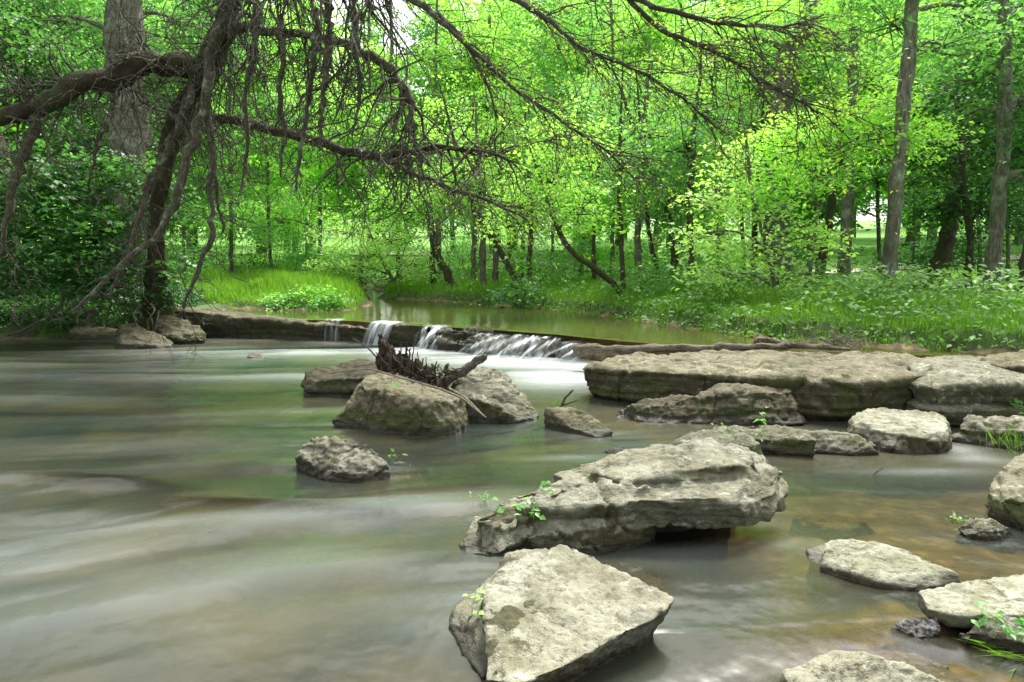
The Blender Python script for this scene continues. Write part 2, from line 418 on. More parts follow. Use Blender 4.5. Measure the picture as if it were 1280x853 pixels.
land = n.mix(n.ramp(n.math('ADD', bk, n.math('MULTIPLY', n.noise(p, 2.5, 4), 1.2)), [(0.05, 0.0), (0.55, 0.0), (0.95, 1.0)]), soil, turf)
far = n.N('ShaderNodeSeparateXYZ'); n.L(p, far.inputs[0])
lawn = n.math('GREATER_THAN', far.outputs[1], 24.0)
land = n.mix(n.math('MULTIPLY', n.ramp(bk, [(0.0, 0.0), (1.0, 1.0)]), n.math('MULTIPLY', lawn, 0.8)), land, n.mix(n.noise(p, 0.8, 4), (0.09, 0.25, 0.02), (0.17, 0.34, 0.035)))
col = n.mix(n.ramp(n.math('ADD', bk, 0.5), [(0.45, 0.0), (0.55, 1.0)]), bedc, land)
b = n.bump(n.math('ADD', n.noise(p, 14, 6, 0.7), n.math('MULTIPLY', vo.outputs['Distance'], -0.5)), 0.8, 0.05)
gm = n.done(n.principled(col, 0.9, b))
tag(link_mesh('ground', me, None, gm), kind='structure')

# ------------------------------------------------------------------ footpath across the lawn
pp = [(596, 331), (625, 338), (650, 344), (680, 348), (712, 351), (745, 357)]
pc = [atY(a, b, Y) for (a, b), Y in zip(pp, (44, 40, 37, 35, 33.5, 31))]
pc = [Vector((pc[0].x - 14, pc[0].y + 4, 0))] + pc + [Vector((pc[-1].x + 8, pc[-1].y - 2, 0)), Vector((pc[-1].x + 25, pc[-1].y + 2, 0))]
vs, fs = [], []
xs = np.array([q.x for q in pc]); ys = np.array([q.y for q in pc])
tt = np.linspace(0, len(pc) - 1, 160)
cxp = np.interp(tt, range(len(pc)), xs); cyp = np.interp(tt, range(len(pc)), ys)
tx = np.gradient(cxp); ty = np.gradient(cyp); ln = np.hypot(tx, ty); nxn, nyn = -ty / ln, tx / ln
for k in range(len(tt)):
    for j in range(5):
        o_ = (j / 4 - 0.5) * 1.7
        x_, y_ = cxp[k] + nxn[k] * o_, cyp[k] + nyn[k] * o_
        vs.append((x_, y_, hz(x_, y_) + 0.06))
for k in range(len(tt) - 1):
    for j in range(4):
        a = k * 5 + j; fs.append((a, a + 1, a + 6, a + 5))
n = NT('gravel_path'); pm = n.done(n.principled(n.mix(n.noise(n.pos(), 30, 4, .7), (0.30, 0.27, 0.22), (0.48, 0.44, 0.38)), 0.95))
tag(link_mesh('path', np_mesh('path', vs, fs, 4, True), None, pm), kind='structure')

# ------------------------------------------------------------------ water
ROCKC = []     # filled by pixel centres of rocks: (x, y, r) obstacles for the flow
for px, py, r in ((500, 545, .55), (620, 525, .55), (430, 480, .6), (425, 592, .42), (780, 640, 1.0), (700, 790, .6), (320, 452, .2),
                  (880, 525, 1.0), (1120, 560, .5), (1000, 560, .6), (1095, 715, .4), (1230, 770, .4), (720, 530, .3)):
    q = at(px, py, 0); ROCKC.append((q.x, q.y, r))
def flow(x, y):
    a = 0.16 * n2(x, y, 0.35, 2, 21.0)
    near = sstep(6.0, 2.5, y)
    ang = math.pi + 0.10 + 0.42 * near * sstep(1.5, -2.5, x) + a * 2.2
    # plume leaving the cascade heads to the left and toward the viewer
    vx, vy = np.cos(ang), np.sin(ang)
    for (cx, cy, r) in ROCKC:
        dx, dy = x - cx, y - cy; q = np.hypot(dx, dy) + 1e-6
        k = np.exp(-(q / (r * 1.3)) ** 2)
        # slide tangentially round the rock
        s = np.sign(-dx * vy + dy * vx + 1e-9)
        rx, ry = dx / q, dy / q
        dot = vx * rx + vy * ry
        vx = vx - k * np.minimum(dot, 0) * rx * 1.0; vy = vy - k * np.minimum(dot, 0) * ry * 1.0
    l = np.hypot(vx, vy) + 1e-9
    return vx / l, vy / l
ry = 1.2 * (14.9 / 1.2) ** (np.linspace(0, 1, 430)); u = np.linspace(-1, 1, 560)
WX = np.empty((430, 560)); WY = np.empty((430, 560))
for k in range(430):
    wl, wr = -1.15 * ry[k] - 2.2, 0.9 * ry[k] + 1.6
    WX[k] = wl + (u + 1) / 2 * (wr - wl); WY[k] = ry[k]
x, y = WX.ravel(), WY.ravel()
def lic(x, y, sc, steps, ds, seed, o=2):
    X, Y = x.copy(), y.copy(); acc = n2(X, Y, sc, o, seed); 
    for sgn in (1, -1):
        X, Y = x.copy(), y.copy()
        for _ in range(steps):
            vx, vy = flow(X, Y); X = X + sgn * ds * vx; Y = Y + sgn * ds * vy
            acc = acc + n2(X, Y, sc, o, seed)
    acc = acc / (2 * steps + 1)
    return acc / (acc.std() + 1e-9)
big = lic(x, y, 1.9, 10, 0.17, 4.0)          # broad silky bands
fine = lic(x, y, 7.0, 10, 0.09, 12.0)        # narrow threads
def spot(px, py, sx, sy, z=0.0, rot=0.0):
    q = at(px, py, z); dx, dy = x - q.x, y - q.y
    c, s = math.cos(rot), math.sin(rot)
    return np.exp(-(((dx * c + dy * s) / sx) ** 2 + ((-dx * s + dy * c) / sy) ** 2))
ws = -weir_side(x, y)
xin = sstep(-3.2, -1.6, x) * sstep(1.7, 1.1, x)
foam = 0.95 * xin * np.exp(-(np.maximum(ws - 0.2, 0) / 1.35) ** 2)
foam += 0.45 * sstep(-4.5, -3.2, x) * sstep(-1.2, -2.2, x) * np.exp(-(np.maximum(ws, 0) / 0.9) ** 2)
foam += 0.95 * spot(700, 470, 0.75, 0.9) + 0.5 * spot(600, 452, 1.0, .6)
foam += 0.40 * spot(360, 440, 2.6, 0.8) + 0.25 * spot(200, 465, 3.0, 0.9)
foam += 0.75 * spot(765, 543, 0.28, 0.12) + 0.55 * spot(715, 572, 0.34, 0.08) + 0.35 * spot(800, 560, .3, .2)
foam += 0.95 * spot(1193, 560, 0.16, 0.20) + 0.7 * spot(1222, 574, 0.22, 0.12) + 0.4 * spot(1150, 590, 0.45, 0.10)
foam += 0.34 * spot(30, 660, 0.7, 0.22, 0, 0.3) + 0.30 * spot(150, 655, .40, 0.12, 0, .2) + 0.25 * spot(40, 700, .7, .25, 0, .3) + 0.10 * spot(270, 700, .8, .2, 0, .3)
foam += 0.10 * spot(420, 650, .55, .12) + 0.35 * spot(940, 650, .30, .10) + 0.35 * spot(985, 680, .25, .08) + .22 * spot(860, 690, .3, .12)
foam += 0.35 * spot(500, 590, .22, .07) + 0.18 * spot(560, 640, .8, .3) + 0.22 * spot(130, 560, 1.6, .25)
fm = foam * (1.0 + 0.33 * big + 0.10 * fine) + 0.10 * np.maximum(0, big - 0.2) * sstep(1.2, -0.5, x)
foam = np.clip(fm, 0, 1.0) * (0.42 + 0.28 * sstep(6.5, 9, y))
dep = np.maximum(0, -(height(x, y)))
for px, py, sx, sy, rot, k_ in ((140, 602, .75, .15, -.12, .93), (290, 632, .75, .17, -.15, .95), (512, 590, .22, .12, 0, .9), (800, 725, .22, .16, 0, .9), (840, 675, .4, .16, .3, .9),
                             (1040, 652, .35, .12, 0, .8), (1130, 840, .45, .22, -.3, .95), (1090, 800, .3, .12, 0, .9), (1080, 745, .5, .1, 0, .5), (560, 700, .25, .12, .5, .6)):
    dep = dep * (1 - k_ * spot(px, py, sx, sy, 0, rot))
dep = np.where(ws < 0, 0.4, dep)
foam = np.clip(foam - .25 * spot(120, 604, .9, .13, 0, -.12) - .25 * spot(300, 630, .7, .12, 0, -.15), 0, 1)
z = 0.012 * big * sstep(1.2, -1.0, x) + 0.0022 * fine + 0.018 * foam + 0.004 * big
# standing hump where the water passes over the sunken boulders
for px, py, sx, sy, a, rot in ((110, 600, .75, .16, .05, -.12), (300, 628, .6, .13, .045, -.15), (60, 650, .8, .14, -.03, 0), (190, 575, 1.0, .2, .02, 0)):
    z = z + a * spot(px, py, sx, sy, 0, rot)
z = z + 0.012 * np.clip(foam, 0, 1) * fine * 0.5
kk = (np.arange(429)[:, None] * 560 + np.arange(559)[None, :]).ravel()
fcs = np.stack([kk, kk + 1, kk + 561, kk + 560], 1)
keep = (ws.reshape(-1)[fcs].min(1) > -0.12)
me = np_mesh('water', np.stack([x, y, z], 1), fcs[keep], 4, True)
add_attr(me, 'foam', foam); add_attr(me, 'depth', dep); mute = 1 - 0.75 * sstep(-.3, 1.5, x); add_attr(me, 'streak', big * mute); add_attr(me, 'thread', fine * mute)

def water_mat(name, k, murk_a, murk_b, rough, bumpd, upper=False):
    n = NT(name); p = n.pos()
    dp = n.attr('depth'); fo = n.attr('foam'); sk = n.attr('streak')
    op = n.math('SUBTRACT', 1.0, n.math('POWER', 2.718, n.math('MULTIPLY', dp, -k)), True)
    sed = n.ramp(n.noise(p, 0.9, 3, 0.5, 0.3), [(0.36, 0.0), (0.62, 1.0)])
    c = n.mix(sed, murk_a, murk_b)
    c = n.mix(n.math('MULTIPLY', n.math('ADD', sk, 0.5), 0.15, True), c, (0.12, 0.155, 0.145))
    c = n.mix(n.math('MULTIPLY', n.math('MULTIPLY', n.math('ADD', sk, 0.4), -0.42), 1.0, True), c, (0.014, 0.020, 0.017))
    c = n.mix(n.math('MULTIPLY', n.math('ADD', n.attr('thread'), -0.3), 0.07, True), c, (0.17, 0.20, 0.19))
    c = n.mix(fo, c, (0.62, 0.68, 0.67))
    op = n.math('MAXIMUM', op, n.math('MULTIPLY', fo, 1.0), True)
    nrm = n.bump(n.noise(p, 6.0 if not upper else 9.0, 2, 0.5), 0.25, bumpd)
    body = n.principled(c, rough, nrm, IOR=1.33)
    tr = n.N('ShaderNodeBsdfTransparent'); tr.inputs[0].default_value = (0.80, 0.72, 0.48, 1)
    gl = n.N('ShaderNodeBsdfGlossy'); gl.inputs['Roughness'].default_value = rough; n.L(nrm, gl.inputs['Normal'])
    fr = n.N('ShaderNodeFresnel'); fr.inputs['IOR'].default_value = 1.33; n.L(nrm, fr.inputs['Normal'])
    m1 = n.N('ShaderNodeMixShader'); n.L(fr.outputs[0], m1.inputs[0]); n.L(tr.outputs[0], m1.inputs[1]); n.L(gl.outputs[0], m1.inputs[2])
    m2 = n.N('ShaderNodeMixShader'); n.L(op, m2.inputs[0]); n.L(m1.outputs[0], m2.inputs[1]); n.L(body, m2.inputs[2])
    return n.done(m2.outputs[0])
M['water'] = water_mat('water', 3.2, (0.033, 0.042, 0.034), (0.076, 0.071, 0.036), 0.18, 0.03)
M['water_up'] = water_mat('pool_water', 7.0, (0.07, 0.085, 0.022), (0.09, 0.09, 0.025), 0.09, 0.012, True)
tag(link_mesh('water', me, None, M['water']), kind='structure')

# upper pool
wx = np.array([p[0] for p in WEIR]); wy = np.array([p[1] for p in WEIR])
sx_ = np.concatenate([np.linspace(-16, -8.2, 20)[:-1], np.linspace(-8.2, 7.2, 260)])
tv = np.concatenate([np.linspace(0, 1, 60)[:-1], 1 + (np.linspace(0, 1, 120) ** 1.6) * 26])
UX, TV = np.meshgrid(sx_, tv); UYb = np.interp(UX, wx, wy) - 0.02
UY = UYb + TV
x, y = UX.ravel(), UY.ravel()
drop = np.exp(-(TV.ravel() / 0.12) ** 2) * 0.012
z = 0.38 - drop + 0.0035 * n2(x, y * 0.5, 1.6, 2, 30.0) + 0.0015 * n2(x, y * 0.6, 6, 2, 33.0)
me = np_mesh('pool_water', np.stack([x, y, z], 1),
             (lambda W, Hh: np.stack([(a := (np.arange(Hh - 1)[:, None] * W + np.arange(W - 1)[None, :]).ravel()), a + 1, a + W + 1, a + W], 1))(UX.shape[1], UX.shape[0]), 4, True)
add_attr(me, 'foam', np.zeros(len(x))); add_attr(me, 'depth', np.maximum(0, 0.38 - height(x, y))); add_attr(me, 'streak', np.full(len(x), -0.6)); add_attr(me, 'thread', np.zeros(len(x)))
tag(link_mesh('water', me, None, M['water_up']), kind='structure')

# ------------------------------------------------------------------ rocks
def hull_mesh(hulls):
    bm = bmesh.new()
    for h in hulls:
        b2 = bmesh.new()
        for q in h: b2.verts.new(q)
        bmesh.ops.convex_hull(b2, input=b2.verts)
        loose = [v for v in b2.verts if not v.link_faces]
        for v in loose: b2.verts.remove(v)
        bmesh.ops.recalc_face_normals(b2, faces=b2.faces)
        t = bpy.data.meshes.new('t'); b2.to_mesh(t); b2.free(); bm.from_mesh(t); bpy.data.meshes.remove(t)
    me = bpy.data.meshes.new('t'); bm.to_mesh(me); bm.free(); return me
def slab(top, zb=-0.35, shrink=0.92, mid=None, jig=0.0):
    """a hull from the outline of the top; underside reaches zb"""
    T = [Vector(t) for t in top]; c = sum(T, Vector()) / len(T)
    pts = list(T)
    if mid is not None:
        zm, sm = mid
        pts += [Vector((c.x + (t.x - c.x) * sm, c.y + (t.y - c.y) * sm, zm)) for t in T]
    pts += [Vector((c.x + (t.x - c.x) * shrink, c.y + (t.y - c.y) * shrink, zb)) for t in T]
    return pts
def rock(name, label, hulls, mat, vox=0.02, amp=0.05, fr=2.0, seed=0.0, strata=0.0, smooth=1, fine=0.012, cat='rock', group=None, chips=16):
    me = hull_mesh(hulls)
    o = bpy.data.objects.new('tmp', me); C.objects.link(o)
    md = o.modifiers.new('r', 'REMESH'); md.mode = 'VOXEL'; md.voxel_size = vox
    sm = o.modifiers.new('s', 'SMOOTH'); sm.iterations = smooth; sm.factor = 0.5
    dg = bpy.context.evaluated_depsgraph_get(); ev = o.evaluated_get(dg)
    m2 = bpy.data.meshes.new_from_object(ev)
    bpy.data.objects.remove(o); bpy.data.meshes.remove(me)
    nv = len(m2.vertices); P = np.empty(nv * 3, np.float32); m2.vertices.foreach_get('co', P); P = P.reshape(-1, 3).astype(float)
    Nn = np.empty(nv * 3, np.float32); m2.vertices.foreach_get('normal', Nn); Nn = Nn.reshape(-1, 3)
    rs = np.random.default_rng(int(seed * 10) + 3)
    ctr = P.mean(0); ext = P.max(0) - P.min(0)
    for _ in range(chips):
        nn = rs.normal(0, 1, 3) * [1, 1, .45]; nn[2] += .15
        nn /= np.linalg.norm(nn); pr = (P - ctr) @ nn
        dlt = np.quantile(pr, rs.uniform(.955, .997))
        ov = np.maximum(0, pr - dlt); lim = .12 * min(ext)
        P = P - nn * (np.minimum(ov, lim) * .9)[:, None]
    q = P * fr + seed * 13.7
    d1 = fbm(q, 3)
    ridg = 1 - np.abs(fbm(q * 2.3 + 5.1, 3)) * 2
    d2 = fbm(q * 5 + 9.0, 3)
    dd = amp * d1 + amp * 0.35 * (ridg - 0.6) + amp * 0.30 * d2
    dd = dd + fine * fbm(q * 14 + 2.0, 3) * 1.3
    # chipped planes: quantise the coarse noise
    tq = fbm(q * 1.4 + 40, 2) * 3.0
    dd = dd + amp * 0.35 * (np.floor(tq) + sstep(0.35, 0.65, tq - np.floor(tq)) - tq)
    # deep cracks
    cr = np.abs(fbm(q * np.array([1.1, 1.1, 1.1]) + 71.0, 2))
    dd = dd - amp * 0.55 * np.exp(-(cr / 0.022) ** 2)
    P2_ = P + Nn * dd[:, None]
    if strata:
        zz = P[:, 2] * 26 + 1.8 * fbm(P * 1.3 + seed, 2)
        lay = vnoise(np.stack([zz, zz * 0 + seed, zz * 0], 1))
        side = np.clip(1 - np.abs(Nn[:, 2]), 0, 1)
        P2_[:, :2] += Nn[:, :2] * (strata * lay * side)[:, None]
    c = P2_.mean(0); base = P2_[:, 2].min()
    org = np.array([c[0], c[1], base])
    m2.vertices.foreach_set('co', (P2_ - org).astype(np.float32).ravel())
    m2.polygons.foreach_set('use_smooth', np.ones(len(m2.polygons), dtype=bool))
    m2.materials.clear(); m2.update(); m2.name = name
    o = link_mesh(name, m2, None, mat); o.location = org
    tag(o, label, cat, group)
    return o
def moss_patch(o, patches, seed=0.0):
    me = o.data; nv = len(me.vertices); P = np.empty(nv * 3, np.float32); me.vertices.foreach_get('co', P); P = P.reshape(-1, 3).astype(float)
    Wd = P + np.array(o.location); wgt = np.zeros(nv)
    for (px, py, z, rx) in patches:
        c = np.array(at(px, py, z)); dd = np.linalg.norm((Wd - c) * [1, 1, .6], axis=1) / rx
        wgt = np.maximum(wgt, sstep(0.0, .5, 1.1 - dd + 1.1 * fbm(Wd * 13 + seed, 4)))
    add_attr(me, 'mossy', wgt * .5)
def tp(lst): return [at(*q) for q in lst]
def tY(lst): return [atY(*q) for q in lst]

# foreground pale slab
front = rock('rock_slab', 'pale flat-topped grey slab nearest the camera with moss on its left edge',
     [slab(tp([(632, 692, 0.167), (655, 686, 0.180), (700, 680, 0.192), (722, 684, 0.192), (760, 702, 0.186), (800, 722, 0.180), (846, 748, 0.155), (822, 770, 0.146), (770, 784, 0.136),
               (742, 806, 0.127), (690, 838, 0.118), (640, 858, 0.093), (606, 850, 0.062), (604, 775, 0.124), (606, 735, 0.149)]), -0.3, 0.5, (0.02, 0.80)),
      [at(*q) for q in ((640, 700, 0.155), (606, 732, 0.136), (566, 764, 0.031), (562, 782, 0.012), (580, 822, 0.000), (604, 850, 0.000), (640, 790, 0.093), (650, 740, 0.136))] +
      [at(580, 780, -0.300), at(600, 740, -0.300), at(610, 840, -0.300), at(690, 760, -0.300)]],
     M['rock_pale'], 0.0125, 0.022, 3.2, 1.0, 0.010, 1, 0.006, 'rock', None, 0)
moss_patch(front, [(640, 730, .24, .10), (615, 752, .2, .09), (592, 765, .12, .08), (600, 845, .03, .08), (575, 800, .05, .06)])
rock('submerged_rock', 'olive rock shelf just under the water right of the pale foreground slab',
     [slab(tp([(760, 698, .01), (800, 702, .02), (832, 722, 0.0), (828, 745, -.02), (780, 740, -.02)]), -0.3, 1.1)], M['rock_mossy'], 0.015, 0.03, 3, 2.0)
# long middle slab
rock('rock_slab', 'long grey slab in midstream overhanging dark water on its right, topped with cracks',
     [slab(tp([(688, 592, .30), (725, 578, .34), (782, 563, .38), (832, 556, .40), (884, 548, .42), (930, 556, .42), (962, 570, .40), (984, 592, .34), (983, 612, .30),
               (940, 624, .28), (880, 626, .26), (830, 622, .27), (760, 625, .28)]), 0.10, 0.85),
      slab(tp([(735, 586, .36), (800, 566, .41), (880, 553, .45), (930, 560, .45), (958, 575, .43), (900, 584, .38), (850, 590, .37), (780, 600, .35)]), .2, 1.0),
      slab(tp([(640, 634, .25), (700, 606, .33), (760, 598, .355), (812, 606, .335), (780, 628, .27), (700, 640, .22)]), .1, 1.0),
      slab(tp([(740, 590, .30), (860, 570, .34), (930, 590, .3), (850, 610, .25), (740, 615, .25)]), -0.4, 0.8),
      slab(tp([(590, 648, .16), (640, 618, .24), (700, 598, .30), (770, 592, .33), (828, 604, .30), (822, 628, .22), (795, 650, .17), (742, 664, .14), (690, 664, .12), (640, 672, .10), (600, 676, .06)]), -0.3, .82, (0.02, .95)),
      slab(tp([(566, 662, .05), (584, 643, .12), (640, 640, .15), (655, 668, .12), (625, 690, .05), (582, 692, .02), (566, 676, .02)]), -0.3, .95),
      slab(tp([(935, 600, .28), (975, 590, .30), (986, 606, .25), (978, 630, .18), (945, 634, .18)]), 0.13, 0.85)],
     M['rock_pale'], 0.014, 0.040, 2.4, 3.0, 0.016, 1, 0.009, 'rock', None, 2)
rock('submerged_rock', 'brown rock ledge lying under the water below the long midstream slab',
     [slab(tp([(790, 690, -.03), (880, 655, -.02), (900, 662, -.03), (850, 690, -.04)]), -0.4, 1.1)], M['rock_sunk'], 0.02, 0.03, 3, 4.0)
rock('rock', 'dark low knobby rock tongue directly behind the long midstream slab',
     [slab(tp([(818, 549, .16), (850, 541, .20), (905, 533, .24), (938, 545, .24), (955, 562, .2), (900, 556, .2), (840, 556, .16)]), -0.3, 0.95)],
     M['rock_grey'], 0.016, 0.04, 3.5, 5.0, 0.012)
rock('rock', 'long low grey rock reaching toward the rounded boulder, small weeds on its left end',
     [slab(tp([(892, 536, .16), (918, 530, .19), (965, 530, .20), (1010, 537, .18), (1022, 552, .13), (975, 556, .08), (915, 550, .10)]), -0.3, 0.95),
      slab(tp([(985, 536, .17), (1040, 537, .15), (1080, 545, .12), (1100, 558, .06), (1060, 566, .02), (990, 560, .04)]), -0.3, 0.95)],
     M['rock_grey'], 0.016, 0.03, 3.0, 6.0, 0.015, 1, .01, 'rock', None, 0)
rock('boulder', 'rounded pale tan boulder between the low rock and the white eddy at right',
     [slab(tY([(1062, 520, 5.75), (1085, 509, 6.1), (1130, 506, 6.15), (1168, 513, 6.05), (1182, 526, 5.75), (1186, 545, 5.4), (1150, 548, 5.3), (1100, 540, 5.4), (1070, 535, 5.5)]), -0.3, 1.06, (0.05, 1.06))],
     M['rock_pale'], 0.018, 0.05, 2.4, 7.0, 0.0, 4, .008)
rock('rock', 'dark mossy wedge-shaped ridge rock in front of the great flat slab',
     [tY([(756, 522, 6.6), (800, 502, 6.6), (890, 488, 6.65), (890, 494, 6.5), (800, 510, 6.48), (757, 527, 6.5), (760, 534, 6.42), (890, 538, 6.3), (890, 520, 7.1), (770, 535, 6.9)]) + [at(760, 536, -.3), at(890, 542, -.3), at(890, 515, -.3)],
      tY([(872, 488, 6.65), (900, 480, 6.75), (980, 480, 6.7), (987, 485, 6.55), (986, 491, 6.42), (900, 491, 6.45), (876, 497, 6.5), (994, 510, 6.35), (1004, 530, 6.25), (940, 539, 6.3), (880, 539, 6.3)]) + [at(1003, 538, -.3), at(880, 542, -.3), at(880, 510, -.3), at(1000, 510, -.3)]],
     M['rock_mossy'], 0.018, 0.05, 2.4, 8.0, 0.04, 1, .012, 'rock', None, 3)
# great flat slab
rock('rock_slab', 'great flat-topped brown slab spanning the stream in front of the log',
     [slab([at(733, 458, .36), at(770, 449, .40), at(800, 441, .42), at(890, 436, .44), at(980, 436.5, .46), at(1060, 438, .46), at(1148, 447, .46), atY(1152, 466, 6.5), atY(1060, 474, 6.35), atY(950, 468, 6.7),
            atY(860, 466, 7.2), atY(790, 466, 7.6), atY(738, 460, 7.9)], 0.02, 0.96, (0.20, 0.985)),
      slab([atY(742, 465, 7.9), atY(800, 445, 9), atY(1100, 445, 8.2), atY(1140, 475, 6.7), atY(1050, 480, 6.55), atY(900, 475, 6.9)], -0.4, 0.95)],
     M['rock_brown'], 0.026, 0.085, 1.3, 9.0, 0.07, 1, 0.014, 'rock', None, 0)
rock('rock_slab', 'lichen-spotted slab with a pale sloping face at the right end of the great slab',
     [slab([atY(1136, 452, 6.9), at(1150, 446, .47), at(1205, 443, .50), at(1262, 452, .46), atY(1330, 462, 7.0), atY(1325, 478, 6.2), atY(1240, 476, 6.1), atY(1170, 480, 6.2), atY(1140, 478, 6.4)], -0.35, 0.93, (0.1, 1.0))],
     M['rock_grey'], 0.024, 0.06, 1.8, 10.0, 0.05, 1, .012, 'rock', None, 1)
rock('rock', 'low tan rock on the right bank behind the lichen-spotted slab',
     [slab([at(1212, 448, .5), at(1250, 441, .55), at(1340, 441, .6), at(1340, 460, .5), at(1250, 458, .46)], 0.1, 1.0)], M['rock_brown'], 0.025, 0.05, 2, 11.0, 0.03)
rock('rock', 'flat tilted rock with a mossy hump beside the white eddy at the right edge',
     [slab(tp([(1188, 528, .15), (1205, 519, .2), (1250, 516, .24), (1330, 518, .28), (1330, 545, .16), (1265, 556, .04), (1215, 548, .05)]), -0.3, 0.97)],
     M['rock_grey'], 0.018, 0.045, 2.6, 12.0, 0.03)
rock('boulder', 'rounded lichen-covered boulder cut off by the right edge of the photo',
     [slab(tY([(1238, 610, 4.05), (1245, 590, 4.2), (1268, 570, 4.3), (1310, 562, 4.4), (1370, 575, 4.3), (1380, 620, 3.9), (1320, 628, 3.6), (1262, 628, 3.75), (1240, 622, 3.9)]), -0.3, 0.8, (0.12, 1.0))],
     M['rock_grey'], 0.015, 0.045, 2.6, 13.0, 0.0, 3)
rock('rock', 'small low wet rock with a weed on it, below the right edge boulder',
     [slab(tp([(1190, 655, .04), (1220, 648, .08), (1262, 652, .07), (1274, 664, .03), (1240, 672, .02), (1205, 668, .02)]), -0.25, 1.1)], M['rock_grey'], 0.01, 0.02, 5, 14.0, 0.01)
rock('rock_slab', 'tilted pale tan slab with a stepped ridge lying in the shallows at right',
     [slab(tp([(1030, 676, 0.098), (1048, 671, 0.128), (1095, 674, 0.128), (1130, 684, 0.120), (1150, 696, 0.098), (1198, 716, 0.068), (1200, 724, 0.045), (1150, 735, 0.015), (1100, 725, 0.038), (1060, 714, 0.038), (1025, 705, 0.038)]), -0.25, 0.92, (0.0, .98)),
      slab(tp([(1008, 684, 0.030), (1030, 676, 0.060), (1050, 690, 0.053), (1045, 712, 0.007), (1015, 702, 0.000)]), -0.25, 1.0)],
     M['rock_tan'], 0.010, 0.016, 3.5, 15.0, 0.012, 1, .004, 'rock', None, 0)
rock('rock_slab', 'flat pale slab with straight edges at the right edge, resting on a chunkier stone',
     [slab(tp([(1146, 738, 0.109), (1190, 726, 0.129), (1280, 716, 0.150), (1350, 716, 0.163), (1350, 765, 0.116), (1280, 752, 0.109), (1230, 757, 0.102), (1195, 768, 0.088), (1160, 760, 0.082)]), 0.02, 0.93, (.08, .98)),
      slab(tp([(1170, 745, 0.068), (1300, 735, 0.068), (1300, 755, 0.068), (1190, 760, 0.054)]), -.25, .9)],
     M['rock_tan'], 0.010, 0.014, 3.5, 16.0, 0.010, 1, .004, 'rock', None, 0)
rock('rock', 'chunky grey stone under the flat pale slab at the right edge',
     [slab(tp([(1190, 788, 0.056), (1215, 765, 0.091), (1260, 760, 0.098), (1350, 765, 0.105), (1350, 815, 0.021), (1270, 808, 0.007), (1200, 800, 0.007)]), -0.25, 0.95)],
     M['rock_pale'], 0.010, 0.02, 4, 17.0, 0.01)
rock('rock', 'small bluish grey angular stone in the shallows left of the chunky stone',
     [slab(tp([(1108, 782, .01), (1135, 772, .04), (1172, 766, .07), (1180, 776, .05), (1176, 794, .01), (1150, 798, 0)]), -0.2, 1.0)], M['rock_slate'], 0.008, 0.014, 6, 18.0, 0.006)
rock('rock_slab', 'whitish rough slab cut off by the bottom edge of the photo',
     [slab(tp([(980, 836, .12), (1002, 823, .15), (1036, 820, .16), (1044, 809, .18), (1090, 819, .17), (1140, 834, .15), (1205, 860, .11), (1150, 900, .06), (1010, 900, .06), (980, 862, .06)]), -0.2, 0.92, (.02, 1.0))],
     M['rock_pale'], 0.009, 0.018, 4, 19.0, 0.012, 1, .005, 'rock', None, 1)
rock('submerged_rock', 'smooth ochre slab under shallow water in the bottom right corner',
     [slab(tp([(1060, 812, -.015), (1130, 812, -.01), (1180, 830, -.02), (1225, 870, -.03), (1150, 890, -.03), (1060, 850, -.02)]), -0.3, 1.0)], M['rock_sunk'], 0.012, 0.012, 3, 20.0)
rock('submerged_rock', 'pointed ochre stone under shallow water beside the bluish stone',
     [slab(tp([(1040, 800, -.04), (1085, 784, -.02), (1130, 790, -.02), (1140, 806, -.03), (1080, 815, -.05)]), -0.3, 1.0)], M['rock_sunk'], 0.012, 0.012, 4, 21.0)
rock('rock', 'squat pale lichen-crusted rock standing alone in the left stream',
     [slab(tp([(366, 556, .14), (385, 546, .20), (420, 544, .22), (462, 556, .20), (488, 574, .10), (488, 592, .01), (455, 600, 0.0), (420, 598, .0), (385, 585, .0), (366, 568, .08)]), -0.3, 0.98, (0.0, 1.0))],
     M['rock_pale'], 0.014, 0.045, 3.0, 22.0, 0.0, 2, .01)
rock('submerged_rock', 'brown sunken stone trailing right of the squat pale rock',
     [slab(tp([(475, 575, -.02), (515, 580, -.03), (535, 592, -.05), (490, 600, -.04)]), -0.3, 1.0)], M['rock_sunk'], 0.016, 0.02, 4, 23.0)
rock('boulder', 'big flat-shouldered brown boulder in front of the driftwood stump',
     [slab(tY([(455, 470, 6.6), (470, 463, 6.7), (510, 470, 6.8), (560, 485, 6.8), (584, 497, 6.5), (585, 520, 6.0), (570, 502, 6.1), (520, 500, 5.95), (475, 490, 6.0), (450, 480, 6.3)]) +
           tp([(418, 528, .02), (435, 520, .05)]), -0.35, 1.06, (0.03, 1.05)),
      [at(418, 524, .04), at(424, 534, -.1), at(470, 545, -.1), atY(452, 480, 6.2), atY(470, 500, 6.0), at(440, 520, -.3), at(500, 548, -.1), at(520, 548, -.1)]],
     M['rock_brown'], 0.018, 0.05, 2.4, 24.0, 0.0, 2, .012)
rock('boulder', 'mossy flat boulder behind and left of the big brown boulder',
     [slab(tY([(378, 466, 8.0), (400, 456, 8.3), (450, 447, 8.5), (490, 448, 8.4), (485, 470, 7.6), (430, 475, 7.6), (385, 478, 7.7)]), -0.35, 0.98, (0.02, 1.0))],
     M['rock_mossy'], 0.022, 0.05, 2.2, 25.0, 0.02)
